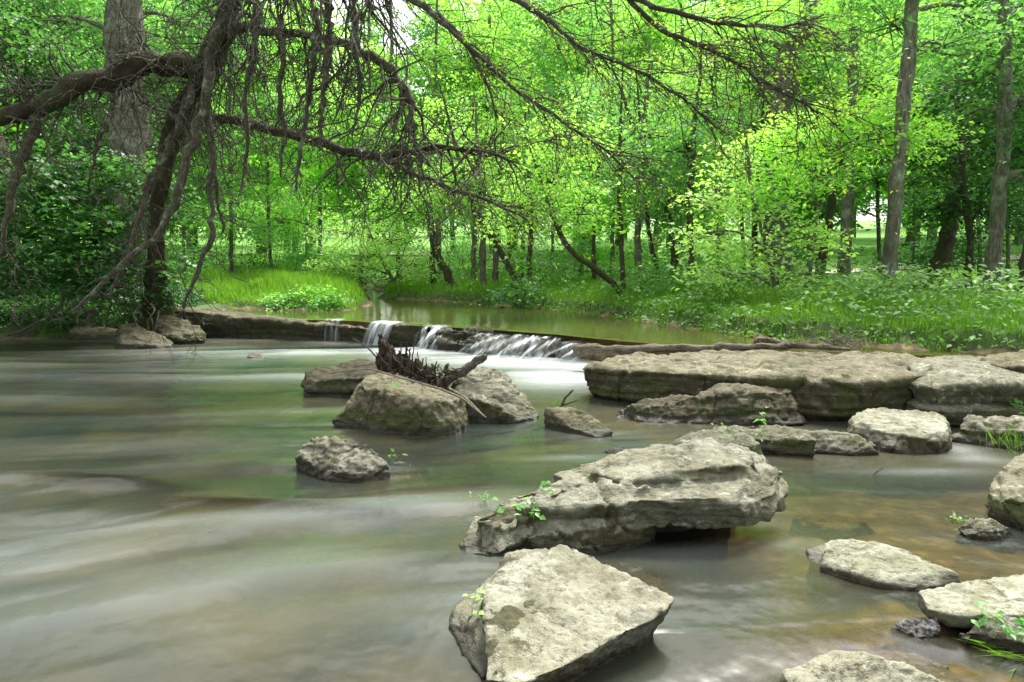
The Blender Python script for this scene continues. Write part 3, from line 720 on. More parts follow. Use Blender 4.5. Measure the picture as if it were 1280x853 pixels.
rock('boulder', 'steep grey boulder right of the driftwood stump with a pointed crest',
     [slab(tY([(560, 480, 6.9), (578, 462, 7.1), (608, 455, 7.2), (628, 462, 7.1), (655, 490, 6.9), (674, 512, 6.7), (672, 524, 6.5), (640, 518, 6.4), (600, 500, 6.5), (565, 492, 6.6)]), -0.35, 1.02, (0.0, 1.05))],
     M['rock_grey'], 0.018, 0.05, 2.4, 26.0, 0.0, 2, .012)
rock('rock_slab', 'thin tilted slab sloping into the water with grass on its upper end',
     [slab(tp([(680, 508, .18), (712, 508, .18), (738, 517, .15), (768, 540, .03), (748, 548, -.01), (712, 534, .05), (680, 521, .09)]), -0.3, 0.9, (0.0, .95))],
     M['rock_brown'], 0.014, 0.014, 3, 27.0, 0.008, 1, .008, 'rock', None, 0)
rock('rock', 'little dark stone barely above water by the thin tilted slab',
     [slab(tp([(752, 562, .02), (770, 556, .05), (788, 562, .02), (772, 570, 0)]), -0.2, 1.0)], M['rock_wet'], 0.01, 0.015, 6, 28.0)
rock('rock', 'small dark wet stone alone in the pool below the weir',
     [slab(tY([(304, 448, 10.9), (312, 442, 11), (322, 440, 11.1), (336, 448, 10.9), (320, 451, 10.7)]), -0.3, 1.05)], M['rock_wet'], 0.02, 0.04, 4, 29.0)
rock('boulder', 'pointed grey-brown boulder by the left bank, leftmost of two below the ledge',
     [slab(tY([(143, 425, 12.6), (150, 402, 13.0), (165, 402, 13.1), (200, 418, 12.9), (222, 432, 12.5), (190, 434, 12.2), (150, 430, 12.3)]), -0.3, 1.02, (0.0, 1.02))],
     M['rock_mossy'], 0.03, 0.07, 1.7, 30.0, 0.02)
rock('boulder', 'broken slanting brown boulder leaning against the left end of the ledge',
     [slab(tY([(192, 410, 13.2), (196, 396, 13.5), (215, 394, 13.6), (250, 406, 13.3), (260, 420, 12.9), (230, 424, 12.7), (200, 420, 12.9)]), -0.3, 1.02, (0.0, 1.02))],
     M['rock_mossy'], 0.03, 0.08, 1.8, 31.0, 0.05)
rock('rock_slab', 'low dark flat slab at the waterline of the left bank',
     [slab(tY([(84, 410, 13.7), (100, 405, 14.0), (150, 410, 13.9), (148, 420, 13.4), (100, 418, 13.4)]), -0.3, 1.0)], M['rock_brown'], 0.035, 0.05, 1.5, 32.0, 0.03)
# weir ledge
def ledge(pts, dy, zb=-.3):
    T = []
    for (px, py, Y) in pts: T.append(atY(px, py, Y))
    T += [t + Vector((0.1, dy, -0.02)) for t in T]
    return slab(T, zb, 0.99)
L1 = [(184, 384, 14.2), (240, 389, 14.0), (300, 396, 13.95)]
L2 = [(296, 395, 13.9), (370, 403, 13.65), (446, 408, 13.2)]
L3 = [(440, 408.5, 13.2), (470, 409.5, 12.9), (492, 411, 12.7)]
rock('rock_ledge', 'long dark straight rock ledge forming the left part of the weir',
     [ledge(L1, 0.9), ledge(L2, 0.55), ledge(L3, 0.5)], M['rock_mossy'], 0.035, 0.07, 1.6, 33.0, 0.05, 2, .02, 'ledge')
rock('rock', 'dark block with a flat pale top between the two small waterfalls of the weir',
     [ledge([(488, 405, 12.7), (510, 405.5, 12.6), (531, 407, 12.45)], 0.6)], M['rock_mossy'], 0.03, 0.05, 2, 34.0, 0.03)
rock('rock_ledge', 'dark stepped rock shelf of the weir under the right hand cascades',
     [ledge([(526, 413, 12.1), (560, 410, 12.1), (600, 413, 11.8), (640, 418, 11.6)], 0.7),
      ledge([(528, 424, 12.0), (600, 423, 11.6), (650, 424, 11.3), (700, 430, 10.95), (722, 436, 10.6)], 0.9),
      ledge([(560, 431, 11.9), (640, 433, 11.3), (700, 440, 10.8), (722, 442, 10.55)], 0.5),
      ledge([(680, 432, 10.9), (704, 431, 10.8), (722, 434, 10.6)], 0.5)], M['rock_wet'], 0.03, 0.10, 2.6, 35.0, 0.05, 2, .03, 'ledge')
rock('submerged_rock', 'long dark sunken boulder under the smooth water at the left',
     [slab(tp([(40, 606, -.06), (110, 588, -.05), (200, 590, -.05), (230, 606, -.06), (120, 618, -.07)]), -0.5, 1.1)], M['rock_drown'], 0.025, 0.03, 2, 36.0)
rock('submerged_rock', 'brown speckled sunken boulder under smooth water below the squat pale rock',
     [slab(tp([(190, 622, -.06), (260, 614, -.05), (350, 622, -.05), (388, 638, -.05), (300, 648, -.06), (220, 640, -.07)]), -0.5, 1.1)], M['rock_drown'], 0.025, 0.03, 2, 37.0)
rock('submerged_rock', 'brown sunken stone under the shallow water below the rounded tan boulder',
     [slab(tp([(980, 645, -.03), (1030, 640, -.02), (1100, 655, -.03), (1040, 662, -.04)]), -0.3, 1.1)], M['rock_sunk'], 0.016, 0.03, 3, 38.0)

# ------------------------------------------------------------------ falling water over the weir
n = NT('falling_water'); p = n.pos()
th = n.ramp(n.attr('thread'), [(0.22, 0.0), (0.85, 1.0)])
fade = n.math('MULTIPLY', th, n.attr('foam'), True)
body = n.principled(n.mix(th, (0.30, 0.36, 0.34), (0.62, 0.67, 0.67)), 0.35)
tr = n.N('ShaderNodeBsdfTransparent')
mx = n.N('ShaderNodeMixShader'); n.L(fade, mx.inputs[0]); n.L(tr.outputs[0], mx.inputs[1]); n.L(body, mx.inputs[2])
M['fall'] = n.done(mx.outputs[0])
def fall(A, B, zt, out, dens=0.9, steps=(0,), seed=0.0, nxs=80, nz=26, zb=0.0):
    """sheet of falling water from crest line A-B (world points on the lip) thrown 'out' metres toward the viewer"""
    vs, fo, tw = [], [], []
    A = Vector(A); B = Vector(B); dirn = (B - A).normalized(); nrm = Vector((dirn.y, -dirn.x, 0))
    if nrm.y > 0: nrm = -nrm
    W = (B - A).length
    for j in range(nz + 1):
        t = j / nz
        for i in range(nxs + 1):
            s = i / nxs
            base = A + (B - A) * s
            wob = 0.05 * math.sin(s * 23 + seed) + 0.03 * math.sin(s * 57 + seed * 3)
            if t < 0.15:
                o_ = -0.25 + t / 0.15 * 0.27; zz = zt + 0.012 - 0.01 * (t / 0.15)
            else:
                k = (t - 0.15) / 0.85
                o_ = 0.02 + (out + wob) * (k ** 0.6)
                if len(steps) > 1: o_ = 0.02 + (out + wob) * k + 0.05 * math.sin(k * 9 + s * 14 + seed)
                zz = zt - (zt - zb) * (k ** 1.2)
            q = base + nrm * o_
            vs.append((q.x, q.y, zz + 0.01 * math.sin(s * 71 + seed)))
            edge = min(1, s * 6) * min(1, (1 - s) * 6) * min(1, t * 8)
            fo.append(dens * edge); tw.append((s * W * 15 + seed + 0.12 * math.sin(t * 3 + s * 9), t * (0.7 if len(steps) == 1 else 2.2), seed))
    thn = 0.5 + 0.55 * fbm(np.array(tw), 3)
    fcs = [(j * (nxs + 1) + i, j * (nxs + 1) + i + 1, (j + 1) * (nxs + 1) + i + 1, (j + 1) * (nxs + 1) + i) for j in range(nz) for i in range(nxs)]
    me = np_mesh('waterfall', vs, fcs, 4, True); add_attr(me, 'foam', fo); add_attr(me, 'thread', thn)
    return tag(link_mesh('waterfall', me, None, M['fall']), kind='structure')
def AY(px, Y, z=0.385): q = atY(px, 400, Y); return (q.x, q.y, z)
fall(AY(466, 13.0), AY(496, 12.65), .40, .26, 1.0, seed=1.0)
fall(AY(404, 13.45), AY(428, 13.35), .40, .08, .35, seed=2.0)
fall(AY(526, 12.3), AY(562, 12.15), .38, .5, .75, (0, 1), seed=3.0)
fall(AY(590, 11.75), AY(650, 11.3), .30, .6, .38, (0, 1, 2), seed=4.0, nxs=90)
fall(AY(640, 11.35), AY(705, 10.8), .32, .55, .85, (0, 1), seed=5.0, nxs=100)
fall(AY(700, 10.8), AY(742, 10.3), .27, .4, .55, (0, 1), seed=6.0)

# ------------------------------------------------------------------ logs and driftwood
def log(name, label, pts, r0, r1, mat, seed):
    T = Tubes(); P = [atY(*q) for q in pts]
    # resample
    m = 40; tt = np.linspace(0, len(P) - 1, m); A = np.array([tuple(q) for q in P])
    Q = np.stack([np.interp(tt, range(len(P)), A[:, k]) for k in range(3)], 1)
    rr = np.linspace(r0, r1, m) * (1 + 0.10 * np.sin(tt * 3 + seed) + RNG.normal(0, .09, m)); rr[0] *= 0.6; rr[-1] *= 0.4
    T.add(Q, rr, 14)
    return tag(T.build(name, mat, None, True, 0.028, 6.0), label, 'log')
log('log', 'long weathered log lying behind the great slab beside the cascade', [(716, 438, 9.6), (760, 437, 9.4), (840, 436.5, 9.2), (930, 434, 9.1), (985, 433, 9.0)], .070, .045, M['log'], 1)
log('log', 'shorter grey log resting over the right end of the long log', [(945, 425, 9.3), (975, 430, 9.15), (1020, 434, 9.0), (1062, 439, 8.85)], .055, .035, M['log'], 2)
# twig pile on the bank behind the log
T = Tubes()
for k in range(60):
    c = atY(random.uniform(1030, 1085), random.uniform(425, 436), random.uniform(9.0, 9.3))
    dd = Vector((random.uniform(-1, 1), random.uniform(-.4, .4), random.uniform(-.2, .8))).normalized() * random.uniform(.1, .3)
    T.add([c, c + dd * .5 + Vector((0, 0, .02)), c + dd], [.006, .005, .003], 4)
tag(T.build('twig_pile', M['twig_pale']), 'heap of pale dry twigs washed against the right bank', 'twigs')

st_ = empty('driftwood_stump', atY(520, 475, 6.9))
tag(st_, 'splintered dark brown stump and roots jammed between the two boulders', 'driftwood')
o0 = st_.location
def rel(T): # shift tube verts to the stump's origin
    T.V = [v - np.array(o0) for v in T.V]
def Tw(T, pts, r, sides=7, j=0.0):
    A = np.array([tuple(atY(*q)) for q in pts]); m = max(10, len(pts) * 5); tt = np.linspace(0, len(pts) - 1, m)
    Q = np.stack([np.interp(tt, range(len(pts)), A[:, k]) for k in range(3)], 1)
    Q[1:-1] += RNG.normal(0, j, (m - 2, 3)) if j else 0
    T.add(Q, np.interp(np.linspace(0, len(r) - 1, m), range(len(r)), r), sides)
hl = []
def spike(bx, by, wb, tx, ty, wt, Y=6.9, th=.09):
    hl.append([atY(bx - wb, by, Y - th), atY(bx + wb, by, Y - th), atY(bx - wb, by, Y + th), atY(bx + wb, by, Y + th), atY(tx - wt, ty, Y - .02), atY(tx + wt, ty + 4, Y + .03),
               atY((bx * .55 + tx * .45) - wb * .9, by * .55 + ty * .45, Y - th * .8), atY((bx * .55 + tx * .45) + wb * .7, by * .5 + ty * .5, Y + th * .5)])
spike(492, 486, 14, 476, 415, 3); spike(500, 488, 15, 486, 428, 4); spike(512, 490, 14, 502, 436, 5); spike(518, 490, 11, 512, 444, 4); spike(507, 486, 4, 508, 424, 1, 6.85, .03); spike(526, 492, 12, 523, 446, 4)
spike(540, 492, 10, 535, 455, 4); spike(556, 492, 9, 552, 470, 2); spike(484, 478, 8, 472, 446, 2, 6.85, .05); spike(522, 494, 40, 520, 474, 24, 6.8, .10)
wd = rock('stump_wood', None, hl, M['driftwood'], 0.013, 0.035, 7.0, 41.0, 0.0, 0, .02, None, None, 0)
wd.location = Vector(wd.location) - Vector(o0); wd.parent = st_
T = Tubes()
Tw(T, [(545, 482, 6.8), (575, 466, 6.85), (595, 452, 6.9), (607, 446, 6.9)], [.045, .05, .045, .035], 10, .004)
Tw(T, [(562, 472, 6.85), (558, 462, 6.85), (560, 456, 6.85)], [.03, .022, .016], 7)
Tw(T, [(545, 482, 6.8), (542, 465, 6.8), (540, 456, 6.8)], [.035, .02, .018], 7)
rel(T); T.build('snag', M['bark_dead'], st_, True, 0.012, 14)
T = Tubes()
for k in range(90):
    px = random.uniform(484, 572); py = random.uniform(462, 494); a1 = random.uniform(0, 6.28); L_ = random.uniform(6, 17); a2 = a1 + random.uniform(-1.3, 1.3)
    q1 = (px + math.cos(a1) * L_ * .5, py + math.sin(a1) * L_ * .4, 6.72 + random.uniform(-.08, .05)); q2 = (q1[0] + math.cos(a2) * L_ * .6, q1[1] + math.sin(a2) * L_ * .5, q1[2] + random.uniform(-.06, .06))
    Tw(T, [(px, py, 6.74), q1, q2], [random.uniform(.006, .014), .007, .003], 5, .005)
for (bx, by, tx, ty, rr) in ((488, 470, 484, 424, .014), (498, 474, 501, 430, .010), (505, 478, 513, 436, .016), (515, 480, 518, 428, .009), (520, 482, 529, 448, .014), (528, 482, 522, 440, .010),
                             (535, 486, 546, 452, .013), (545, 486, 543, 458, .016), (552, 488, 560, 462, .010), (492, 468, 470, 440, .010), (510, 470, 492, 448, .012), (540, 484, 532, 446, .008)):
    Tw(T, [(bx, by, 6.76), ((bx + tx) / 2 + random.uniform(-3, 3), (by + ty) / 2, 6.76), (tx, ty, 6.8)], [rr * 1.3, rr, rr * .5], 6, .004)
rel(T); T.build('root_tangle', M['driftwood'], st_)
T = Tubes()
Tw(T, [(410, 467, 6.9), (440, 463, 6.75), (462, 461, 6.6), (500, 472, 6.45), (550, 486, 6.3), (578, 498, 6.15), (607, 522, 6.0)], [.006, .007, .008, .009, .010, .010, .008], 6)
tag(T.build('dead_twig', M['twig_pale']), 'long thin pale twig bent across the big brown boulder', 'twig')
T = Tubes()
Tw(T, [(440, 422, 7.6), (462, 437, 7.5), (470, 446, 7.4), (490, 466, 7.0)], [.006, .010, .010, .010], 6)
tag(T.build('dead_twig', M['bark_dead']), 'thin brown twig leaning up to the left behind the stump', 'twig')
T = Tubes()
Tw(T, [(562, 486, 6.5), (580, 496, 6.35), (590, 505, 6.2), (606, 521, 6.05)], [.012, .012, .010, .006], 6)
tag(T.build('dead_twig', M['twig_pale']), 'short pale split twig pointing down to the right below the snag', 'twig')
T = Tubes()
Tw(T, [(702, 508, 6.9), (706, 498, 6.85), (716, 488, 6.8)], [.014, .012, .010], 6)
Tw(T, [(700, 508, 6.9), (712, 504, 6.8), (722, 500, 6.7)], [.010, .008, .006], 5)
tag(T.build('dead_twig', M['bark_dead']), 'forked dark stick stuck in the grass of the thin tilted slab', 'twig')
T = Tubes()
Tw(T, [(1088, 596, 4.72), (1096, 590, 4.7), (1104, 585, 4.7)], [.004, .005, .004], 5)
tag(T.build('dead_twig', M['bark_dead']), 'tiny dark twig sticking out of the water left of the eddy', 'twig')

# ------------------------------------------------------------------ leaves
SH = {
 'oval': (np.array([[0, 0, 0], [-.30, .42, .07], [0, 1, -.04], [.30, .42, .07]]), np.array([[0, 1, 2, 2], [0, 2, 3, 3]])[:, [0, 1, 2]] if False else None),
}
def leaf_geo(P, Nrm, Dir, size, shape='oval', width=0.30):
    """leaf blades at P, facing Nrm, pointing along Dir; returns V (n*4,3), F tris"""
    n = len(P)
    Nrm = Nrm / (np.linalg.norm(Nrm, axis=1, keepdims=True) + 1e-9)
    D = Dir - (Dir * Nrm).sum(1, keepdims=True) * Nrm; D /= (np.linalg.norm(D, axis=1, keepdims=True) + 1e-9)
    B = np.cross(Nrm, D); s = size[:, None]
    if shape == 'oval':
        v = np.stack([P, P + s * (0.42 * D - width * B + 0.25 * width * Nrm), P + s * (D - 0.25 * width * Nrm), P + s * (0.42 * D + width * B + 0.25 * width * Nrm)], 1)
        f = np.array([[0, 2, 1], [0, 3, 2]])
        k = 4
    else:   # lobed maple-like leaf
        pts = [(0, 0, 0), (-.42, .12, .05), (-.24, .38, .04), (-.5, .62, .0), (-.16, .66, .02), (0, 1.0, -.06), (.16, .66, .02), (.5, .62, 0), (.24, .38, .04), (.42, .12, .05)]
        v = np.stack([P + s * (a * B + b * D + c * Nrm) for a, b, c in pts], 1); k = 10
        f = np.array([[0, 2, 1], [0, 4, 2], [2, 4, 3], [0, 5, 4], [0, 6, 5], [0, 8, 6], [8, 7, 6], [0, 9, 8]])
    V = v.reshape(-1, 3)
    Fa = (f[None] + (np.arange(n) * k)[:, None, None]).reshape(-1, 3)
    return V, Fa
class Leaves:
    def __init__(s): s.V = []; s.F = []; s.n = 0
    def add(s, P, N, D, size, shape='oval', width=0.3):
        V, F = leaf_geo(P, N, D, size, shape, width); s.V.append(V); s.F.append(F + s.n); s.n += len(V)
    def mesh(s, name, off=None):
        V = np.concatenate(s.V)
        if off is not None: V = V - np.array(off)
        return np_mesh(name, V, np.concatenate(s.F), 3, False)
def sprays(L, centers, rad, nleaf, size, shape='oval', flat=0.28, tilt=0.5, droop=0.35, width=0.3, axis_c=None):
    """each centre grows one flattened spray of leaves"""
    m = len(centers); n = m * nleaf
    Cn = np.repeat(np.asarray(centers), nleaf, 0)
    rr = np.repeat(np.asarray(rad).reshape(-1) * np.ones(m), nleaf)
    th = RNG.random(n) * 2 * math.pi; q = np.sqrt(RNG.random(n))
    outw = np.stack([np.cos(th), np.sin(th), np.zeros(n)], 1)
    off = outw * (q * rr)[:, None]
    off[:, 2] = RNG.normal(0, flat * 0.5, n) * rr - droop * rr * q * q
    # spray tilt
    tl = np.repeat(RNG.normal(0, 0.30, (m, 2)), nleaf, 0)
    off[:, 2] += off[:, 0] * tl[:, 0] + off[:, 1] * tl[:, 1]
    P = Cn + off
    N = np.stack([RNG.normal(0, tilt, n) - tl[:, 0], RNG.normal(0, tilt, n) - tl[:, 1], np.ones(n)], 1)
    D = outw + RNG.normal(0, .5, (n, 3)) + np.array([0, 0, -0.45])
    L.add(P, N, D, size * RNG.uniform(.45, 1.35, n), shape, width)
def lobe_centers(c, r, m, shell=0.55, minz=None):
    d_ = RNG.normal(size=(m, 3)); d_ /= np.linalg.norm(d_, axis=1, keepdims=True)
    k = shell + (1 - shell) * RNG.random(m) ** 0.6
    k[: m // 3] *= RNG.random(m // 3)
    P = np.array(c) + d_ * k[:, None] * np.array(r)
    return P

def grow(T, p, dirn, L, r, level, grav=0.0, wob=0.22, kids=(4, 4), klen=0.55, seg=7, tips=None, sides=5, up=0.0, spread=0.9, minr=0.0015):
    pts = [np.array(p)]; d_ = np.array(dirn, dtype=float); d_ /= np.linalg.norm(d_) + 1e-9
    st = L / seg
    for k in range(seg):
        d_ = d_ + RNG.normal(0, wob, 3) + np.array([0, 0, up - grav])
        d_ /= np.linalg.norm(d_) + 1e-9
        pts.append(pts[-1] + d_ * st)
    rad = np.maximum(minr, r * (1 - 0.8 * np.linspace(0, 1, seg + 1)))
    T.add(pts, rad, sides)
    if tips is not None and level == 0: tips.append(pts[-1]); tips.append(pts[seg // 2])
    if level > 0:
        for _ in range(RNG.integers(kids[0], kids[1] + 1)):
            k = int(RNG.integers(1, seg)); base = pts[k]
            dd = (pts[k + 1] - pts[k]) / st + RNG.normal(0, spread, 3)
            grow(T, base, dd, L * klen * RNG.uniform(.6, 1.2), rad[k] * 0.6, level - 1, grav, wob * 1.1, kids, klen, max(3, seg - 1), tips, max(3, sides - 1), up, spread, minr)
    return pts

# ------------------------------------------------------------------ trees
def interp_path(P, m):
    A = np.array([tuple(q) for q in P]); tt = np.linspace(0, len(P) - 1, m)
    # smooth (Catmull-like) by averaging a finer linear path
    Q = np.stack([np.interp(tt, range(len(P)), A[:, k]) for k in range(3)], 1)
    for _ in range(3): Q[1:-1] = 0.25 * Q[:-2] + 0.5 * Q[1:-1] + 0.25 * Q[2:]
    return Q
def tree(label, path, wpx, bark='bark_grey', leaf='leaf_mid', lobes=(), size=.11, name='tree', group=None, cat='tree', taper=.45, nsp=34, shape='oval', limbs=True, top_ext=3.0, dens=1.35, extra=True):
    """path: (px, py, Y) from the root up; lobes: (px, py, Y, rx_m, rz_m, nsprays)"""
    P = [atY(*q) for q in path]
    b = P[0]; gz = hz(b.x, b.y); P[0] = Vector((b.x, b.y, gz - 0.15))
    last = P[-1]; dirn = (P[-1] - P[-2]).normalized()
    P.append(last + dirn * top_ext + Vector((random.uniform(-.3, .3), 0, .6)))
    root = empty(name, (b.x, b.y, gz)); tag(root, label, cat, group)
    off = np.array((b.x, b.y, gz))
    r0 = wpx * mpp(path[0][2]) / 2
    Q = interp_path(P, 26); m = len(Q)
    Q[2:-1] += RNG.normal(0, r0 * .12, (m - 3, 3))
    rad = r0 * (1 - taper * np.linspace(0, 1, m) ** .8); rad[0] *= 1.6; rad[1] *= 1.25; rad[2] *= 1.1
    rad[-4:] *= np.array([.8, .6, .4, .15])
    T = Tubes(); T.add(Q - off, rad, 12)
    T.build('trunk', M[bark], root, True, r0 * .22, 5)
    T = Tubes(); Lf = Leaves(); any_l = False
    allc = []
    for (px, py, Y, rx, rz, ns) in lobes:
        c = np.array(atY(px, py, Y)); cs = lobe_centers(c, (rx, rx * .9, rz), int(ns * dens)); allc.append(cs)
        if limbs:
            k = int(np.argmin(np.linalg.norm(Q[3:] - c, axis=1) + np.maximum(0, Q[3:, 2] - c[2] + .3) * .8)) + 3
            mid = (Q[k] + c) / 2 + np.array([0, 0, .25]); T.add(interp_path([Q[k] - off, mid - off, c - off], 7), np.linspace(min(rad[k] * .55, .09), .02, 7), 6)
            for q in cs[::2]:
                a = c + (Q[k] - c) * RNG.random() * .5
                mm = (a + q) / 2 + RNG.normal(0, .12, 3)
                T.add([a - off, mm - off, q - off], [.016, .010, .004], 4)
    if T.V: T.build('branches', M[bark], root)
    if allc:
        cs = np.concatenate(allc)
        sprays(Lf, cs, RNG.uniform(.28, .6, len(cs)), nsp, size, shape)
        link_mesh('crown', Lf.mesh('crown', off), root, M[leaf])
    return root
def auto_lobes(px, Y, z0, z1, k, spread, rx=1.1, rz=.8, ns=26):
    out = []
    for i in range(k):
        z_ = z0 + (z1 - z0) * (i + random.random()) / k
        out.append((px + random.uniform(-spread, spread), 330 - (z_ - 1.5) * F_ / Y, Y + random.uniform(-1.2, 1.2), rx * random.uniform(.75, 1.25), rz * random.uniform(.7, 1.2), ns))
    return out

# right bank, individually placed
tree('tall slender straight grey trunk standing at the water edge right of centre, leaning slightly right',
     [(1111, 395, 12.6), (1110, 340, 12.6), (1116, 270, 12.6), (1124, 200, 12.6), (1133, 100, 12.6), (1140, 0, 12.6)], 20, 'bark_grey', 'leaf_mid',
     [(1110, 30, 13, 1.3, .8, 26), (1180, 60, 13.5, 1.3, .8, 26), (1070, -20, 13.5, 1.4, .8, 26), (1150, -60, 12.5, 2, 1, 30), (1230, 20, 14, 1.3, .9, 26)], taper=.35)
tree('slender grey trunk near the right edge with a slight S bend',
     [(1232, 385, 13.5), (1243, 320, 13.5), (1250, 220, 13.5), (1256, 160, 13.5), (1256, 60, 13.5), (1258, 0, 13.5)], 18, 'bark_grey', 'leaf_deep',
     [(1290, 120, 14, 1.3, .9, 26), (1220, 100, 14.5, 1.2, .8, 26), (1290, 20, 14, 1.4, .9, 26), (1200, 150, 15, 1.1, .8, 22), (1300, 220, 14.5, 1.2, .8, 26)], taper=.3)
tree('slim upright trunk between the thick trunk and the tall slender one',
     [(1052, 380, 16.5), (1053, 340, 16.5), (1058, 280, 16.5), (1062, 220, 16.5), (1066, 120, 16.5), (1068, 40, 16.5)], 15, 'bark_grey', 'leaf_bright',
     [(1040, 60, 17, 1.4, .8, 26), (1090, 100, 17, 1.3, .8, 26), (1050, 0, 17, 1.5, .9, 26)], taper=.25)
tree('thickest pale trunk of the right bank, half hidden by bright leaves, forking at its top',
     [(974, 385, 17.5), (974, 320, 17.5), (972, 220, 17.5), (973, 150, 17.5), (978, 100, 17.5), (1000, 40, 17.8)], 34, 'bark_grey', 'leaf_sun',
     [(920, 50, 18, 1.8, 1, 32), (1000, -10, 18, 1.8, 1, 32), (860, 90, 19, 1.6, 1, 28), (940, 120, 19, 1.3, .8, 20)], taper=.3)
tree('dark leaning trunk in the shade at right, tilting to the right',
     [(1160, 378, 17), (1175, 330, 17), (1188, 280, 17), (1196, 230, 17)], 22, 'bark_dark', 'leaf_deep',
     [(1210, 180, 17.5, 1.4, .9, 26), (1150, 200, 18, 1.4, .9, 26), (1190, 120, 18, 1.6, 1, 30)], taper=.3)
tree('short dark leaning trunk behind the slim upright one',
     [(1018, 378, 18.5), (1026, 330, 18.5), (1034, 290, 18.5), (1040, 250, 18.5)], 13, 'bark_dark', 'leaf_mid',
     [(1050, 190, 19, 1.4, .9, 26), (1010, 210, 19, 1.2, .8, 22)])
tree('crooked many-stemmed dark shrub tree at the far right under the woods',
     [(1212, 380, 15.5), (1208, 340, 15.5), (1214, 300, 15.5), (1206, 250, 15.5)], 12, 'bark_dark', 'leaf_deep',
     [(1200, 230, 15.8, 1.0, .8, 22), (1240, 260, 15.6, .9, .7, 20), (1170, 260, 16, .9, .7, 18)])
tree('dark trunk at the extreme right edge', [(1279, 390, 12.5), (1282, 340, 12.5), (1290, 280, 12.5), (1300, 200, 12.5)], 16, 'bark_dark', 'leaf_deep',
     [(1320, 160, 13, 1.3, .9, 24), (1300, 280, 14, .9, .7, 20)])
# bright foreground sprays leaning over the bank (honey locust like)
tree('young tree with feathery bright yellow-green sprays in front of the thick trunk',
     [(1006, 392, 14.0), (1010, 340, 14.0), (1020, 270, 13.8), (1040, 210, 13.4), (1050, 170, 13.2)], 7, 'bark_grey', 'leaf_bright',
     [(1040, 150, 13.2, 1.15, .30, 34), (1120, 175, 13.0, .95, .22, 26), (980, 175, 13.4, .9, .28, 26), (1010, 215, 13.3, .9, .25, 22), (1080, 130, 13.4, .8, .25, 18), (1150, 160, 13.1, .55, .15, 10), (960, 240, 13.4, .7, .25, 16)], size=.10, nsp=34, top_ext=.5)
tree('pale-leaved young tree at the water edge in the middle of the right bank',
     [(972, 392, 13.6), (968, 350, 13.5), (955, 300, 13.4), (940, 240, 13.4), (935, 200, 13.4)], 6, 'bark_grey', 'leaf_pale',
     [(930, 205, 13.6, .7, .35, 13), (895, 240, 13.2, .65, .30, 13), (945, 262, 13.3, .6, .25, 12), (880, 292, 13.0, .55, .28, 12), (940, 318, 13.2, .8, .3, 15), (1005, 285, 13.4, .6, .25, 12), (900, 345, 13.0, .6, .2, 12), (1030, 300, 13.3, .35, .2, 7), (985, 350, 13.4, .4, .2, 7)], size=.11, nsp=22, top_ext=.6)
# centre trunks
tree('arching trunk on the right bank leaning far to the left over the water',
     [(786, 384, 15.6), (772, 360, 15.6), (748, 338, 15.4), (722, 322, 15.2), (700, 296, 15.0), (690, 270, 15)], 9, 'bark_dark', 'leaf_sun',
     [(690, 230, 15, 1.0, .7, 26), (730, 260, 15.2, .9, .6, 22), (650, 260, 14.8, .9, .6, 22), (700, 170, 15.5, 1.2, .8, 26)], top_ext=1.0)
tree('slim dark trunk paired beside the arching trunk, rising straight',
     [(782, 382, 16.2), (778, 340, 16.2), (776, 290, 16.2), (774, 250, 16.2)], 8, 'bark_dark', 'leaf_mid', [(780, 210, 16.3, 1.1, .8, 26), (820, 170, 16.5, 1.2, .8, 26)])
tree('straight trunk standing behind the slim pair, right of the arching trunk',
     [(797, 376, 19), (798, 330, 19), (797, 270, 19), (800, 220, 19)], 11, 'bark_grey', 'leaf_mid', [(800, 160, 19, 1.5, 1, 28), (760, 120, 19.5, 1.4, 1, 28)])
tree('curved slender trunk bowing left, left member of the fork beside the lawn gap',
     [(829, 372, 18), (822, 340, 18), (812, 300, 18), (806, 250, 17.8)], 7, 'bark_dark', 'leaf_mid', [(810, 220, 18, 1.0, .7, 22)])
tree('slender trunk bowing right, right member of the fork beside the lawn gap',
     [(836, 374, 17.6), (842, 340, 17.6), (842, 300, 17.6), (830, 250, 17.6), (815, 220, 17.6)], 10, 'bark_dark', 'leaf_mid', [(840, 190, 17.6, 1.2, .8, 28), (870, 230, 17.4, 1.0, .7, 24)])
tree('dark upright trunk left of the pale-leaved young tree',
     [(868, 380, 16), (865, 340, 16), (862, 290, 16), (862, 240, 16)], 12, 'bark_dark', 'leaf_mid', [(860, 190, 16.2, 1.2, .9, 28), (835, 250, 16, .8, .6, 18), (880, 130, 16.5, 1.3, .9, 28)])
tree('short stubby dark trunk just left of the thick trunk', [(940, 378, 18.2), (940, 350, 18.2), (942, 310, 18.2), (945, 270, 18)], 10, 'bark_dark', 'leaf_mid', [(940, 160, 19, 1.4, .9, 24)])
tree('slanting trunk crossing to the left above the middle of the far bank',
     [(654, 368, 20.5), (640, 340, 20.5), (620, 305, 20.4), (600, 280, 20.3), (588, 250, 20)], 9, 'bark_dark', 'leaf_sun', [(590, 210, 20, 1.3, .9, 30), (620, 240, 20, 1.1, .7, 26), (550, 240, 20, 1.1, .7, 26)])
tree('pale straight trunk leftmost of the close pair on the far bank', [(605, 366, 21.5), (604, 340, 21.5), (604, 300, 21.5), (600, 260, 21.5)], 9, 'bark_grey', 'leaf_sun', [(600, 180, 22, 1.6, 1, 30)])
tree('pale straight trunk rightmost of the close pair on the far bank', [(620, 365, 22), (620, 335, 22), (621, 300, 22), (622, 250, 22)], 9, 'bark_grey', 'leaf_sun', [(640, 190, 22, 1.5, 1, 30)])
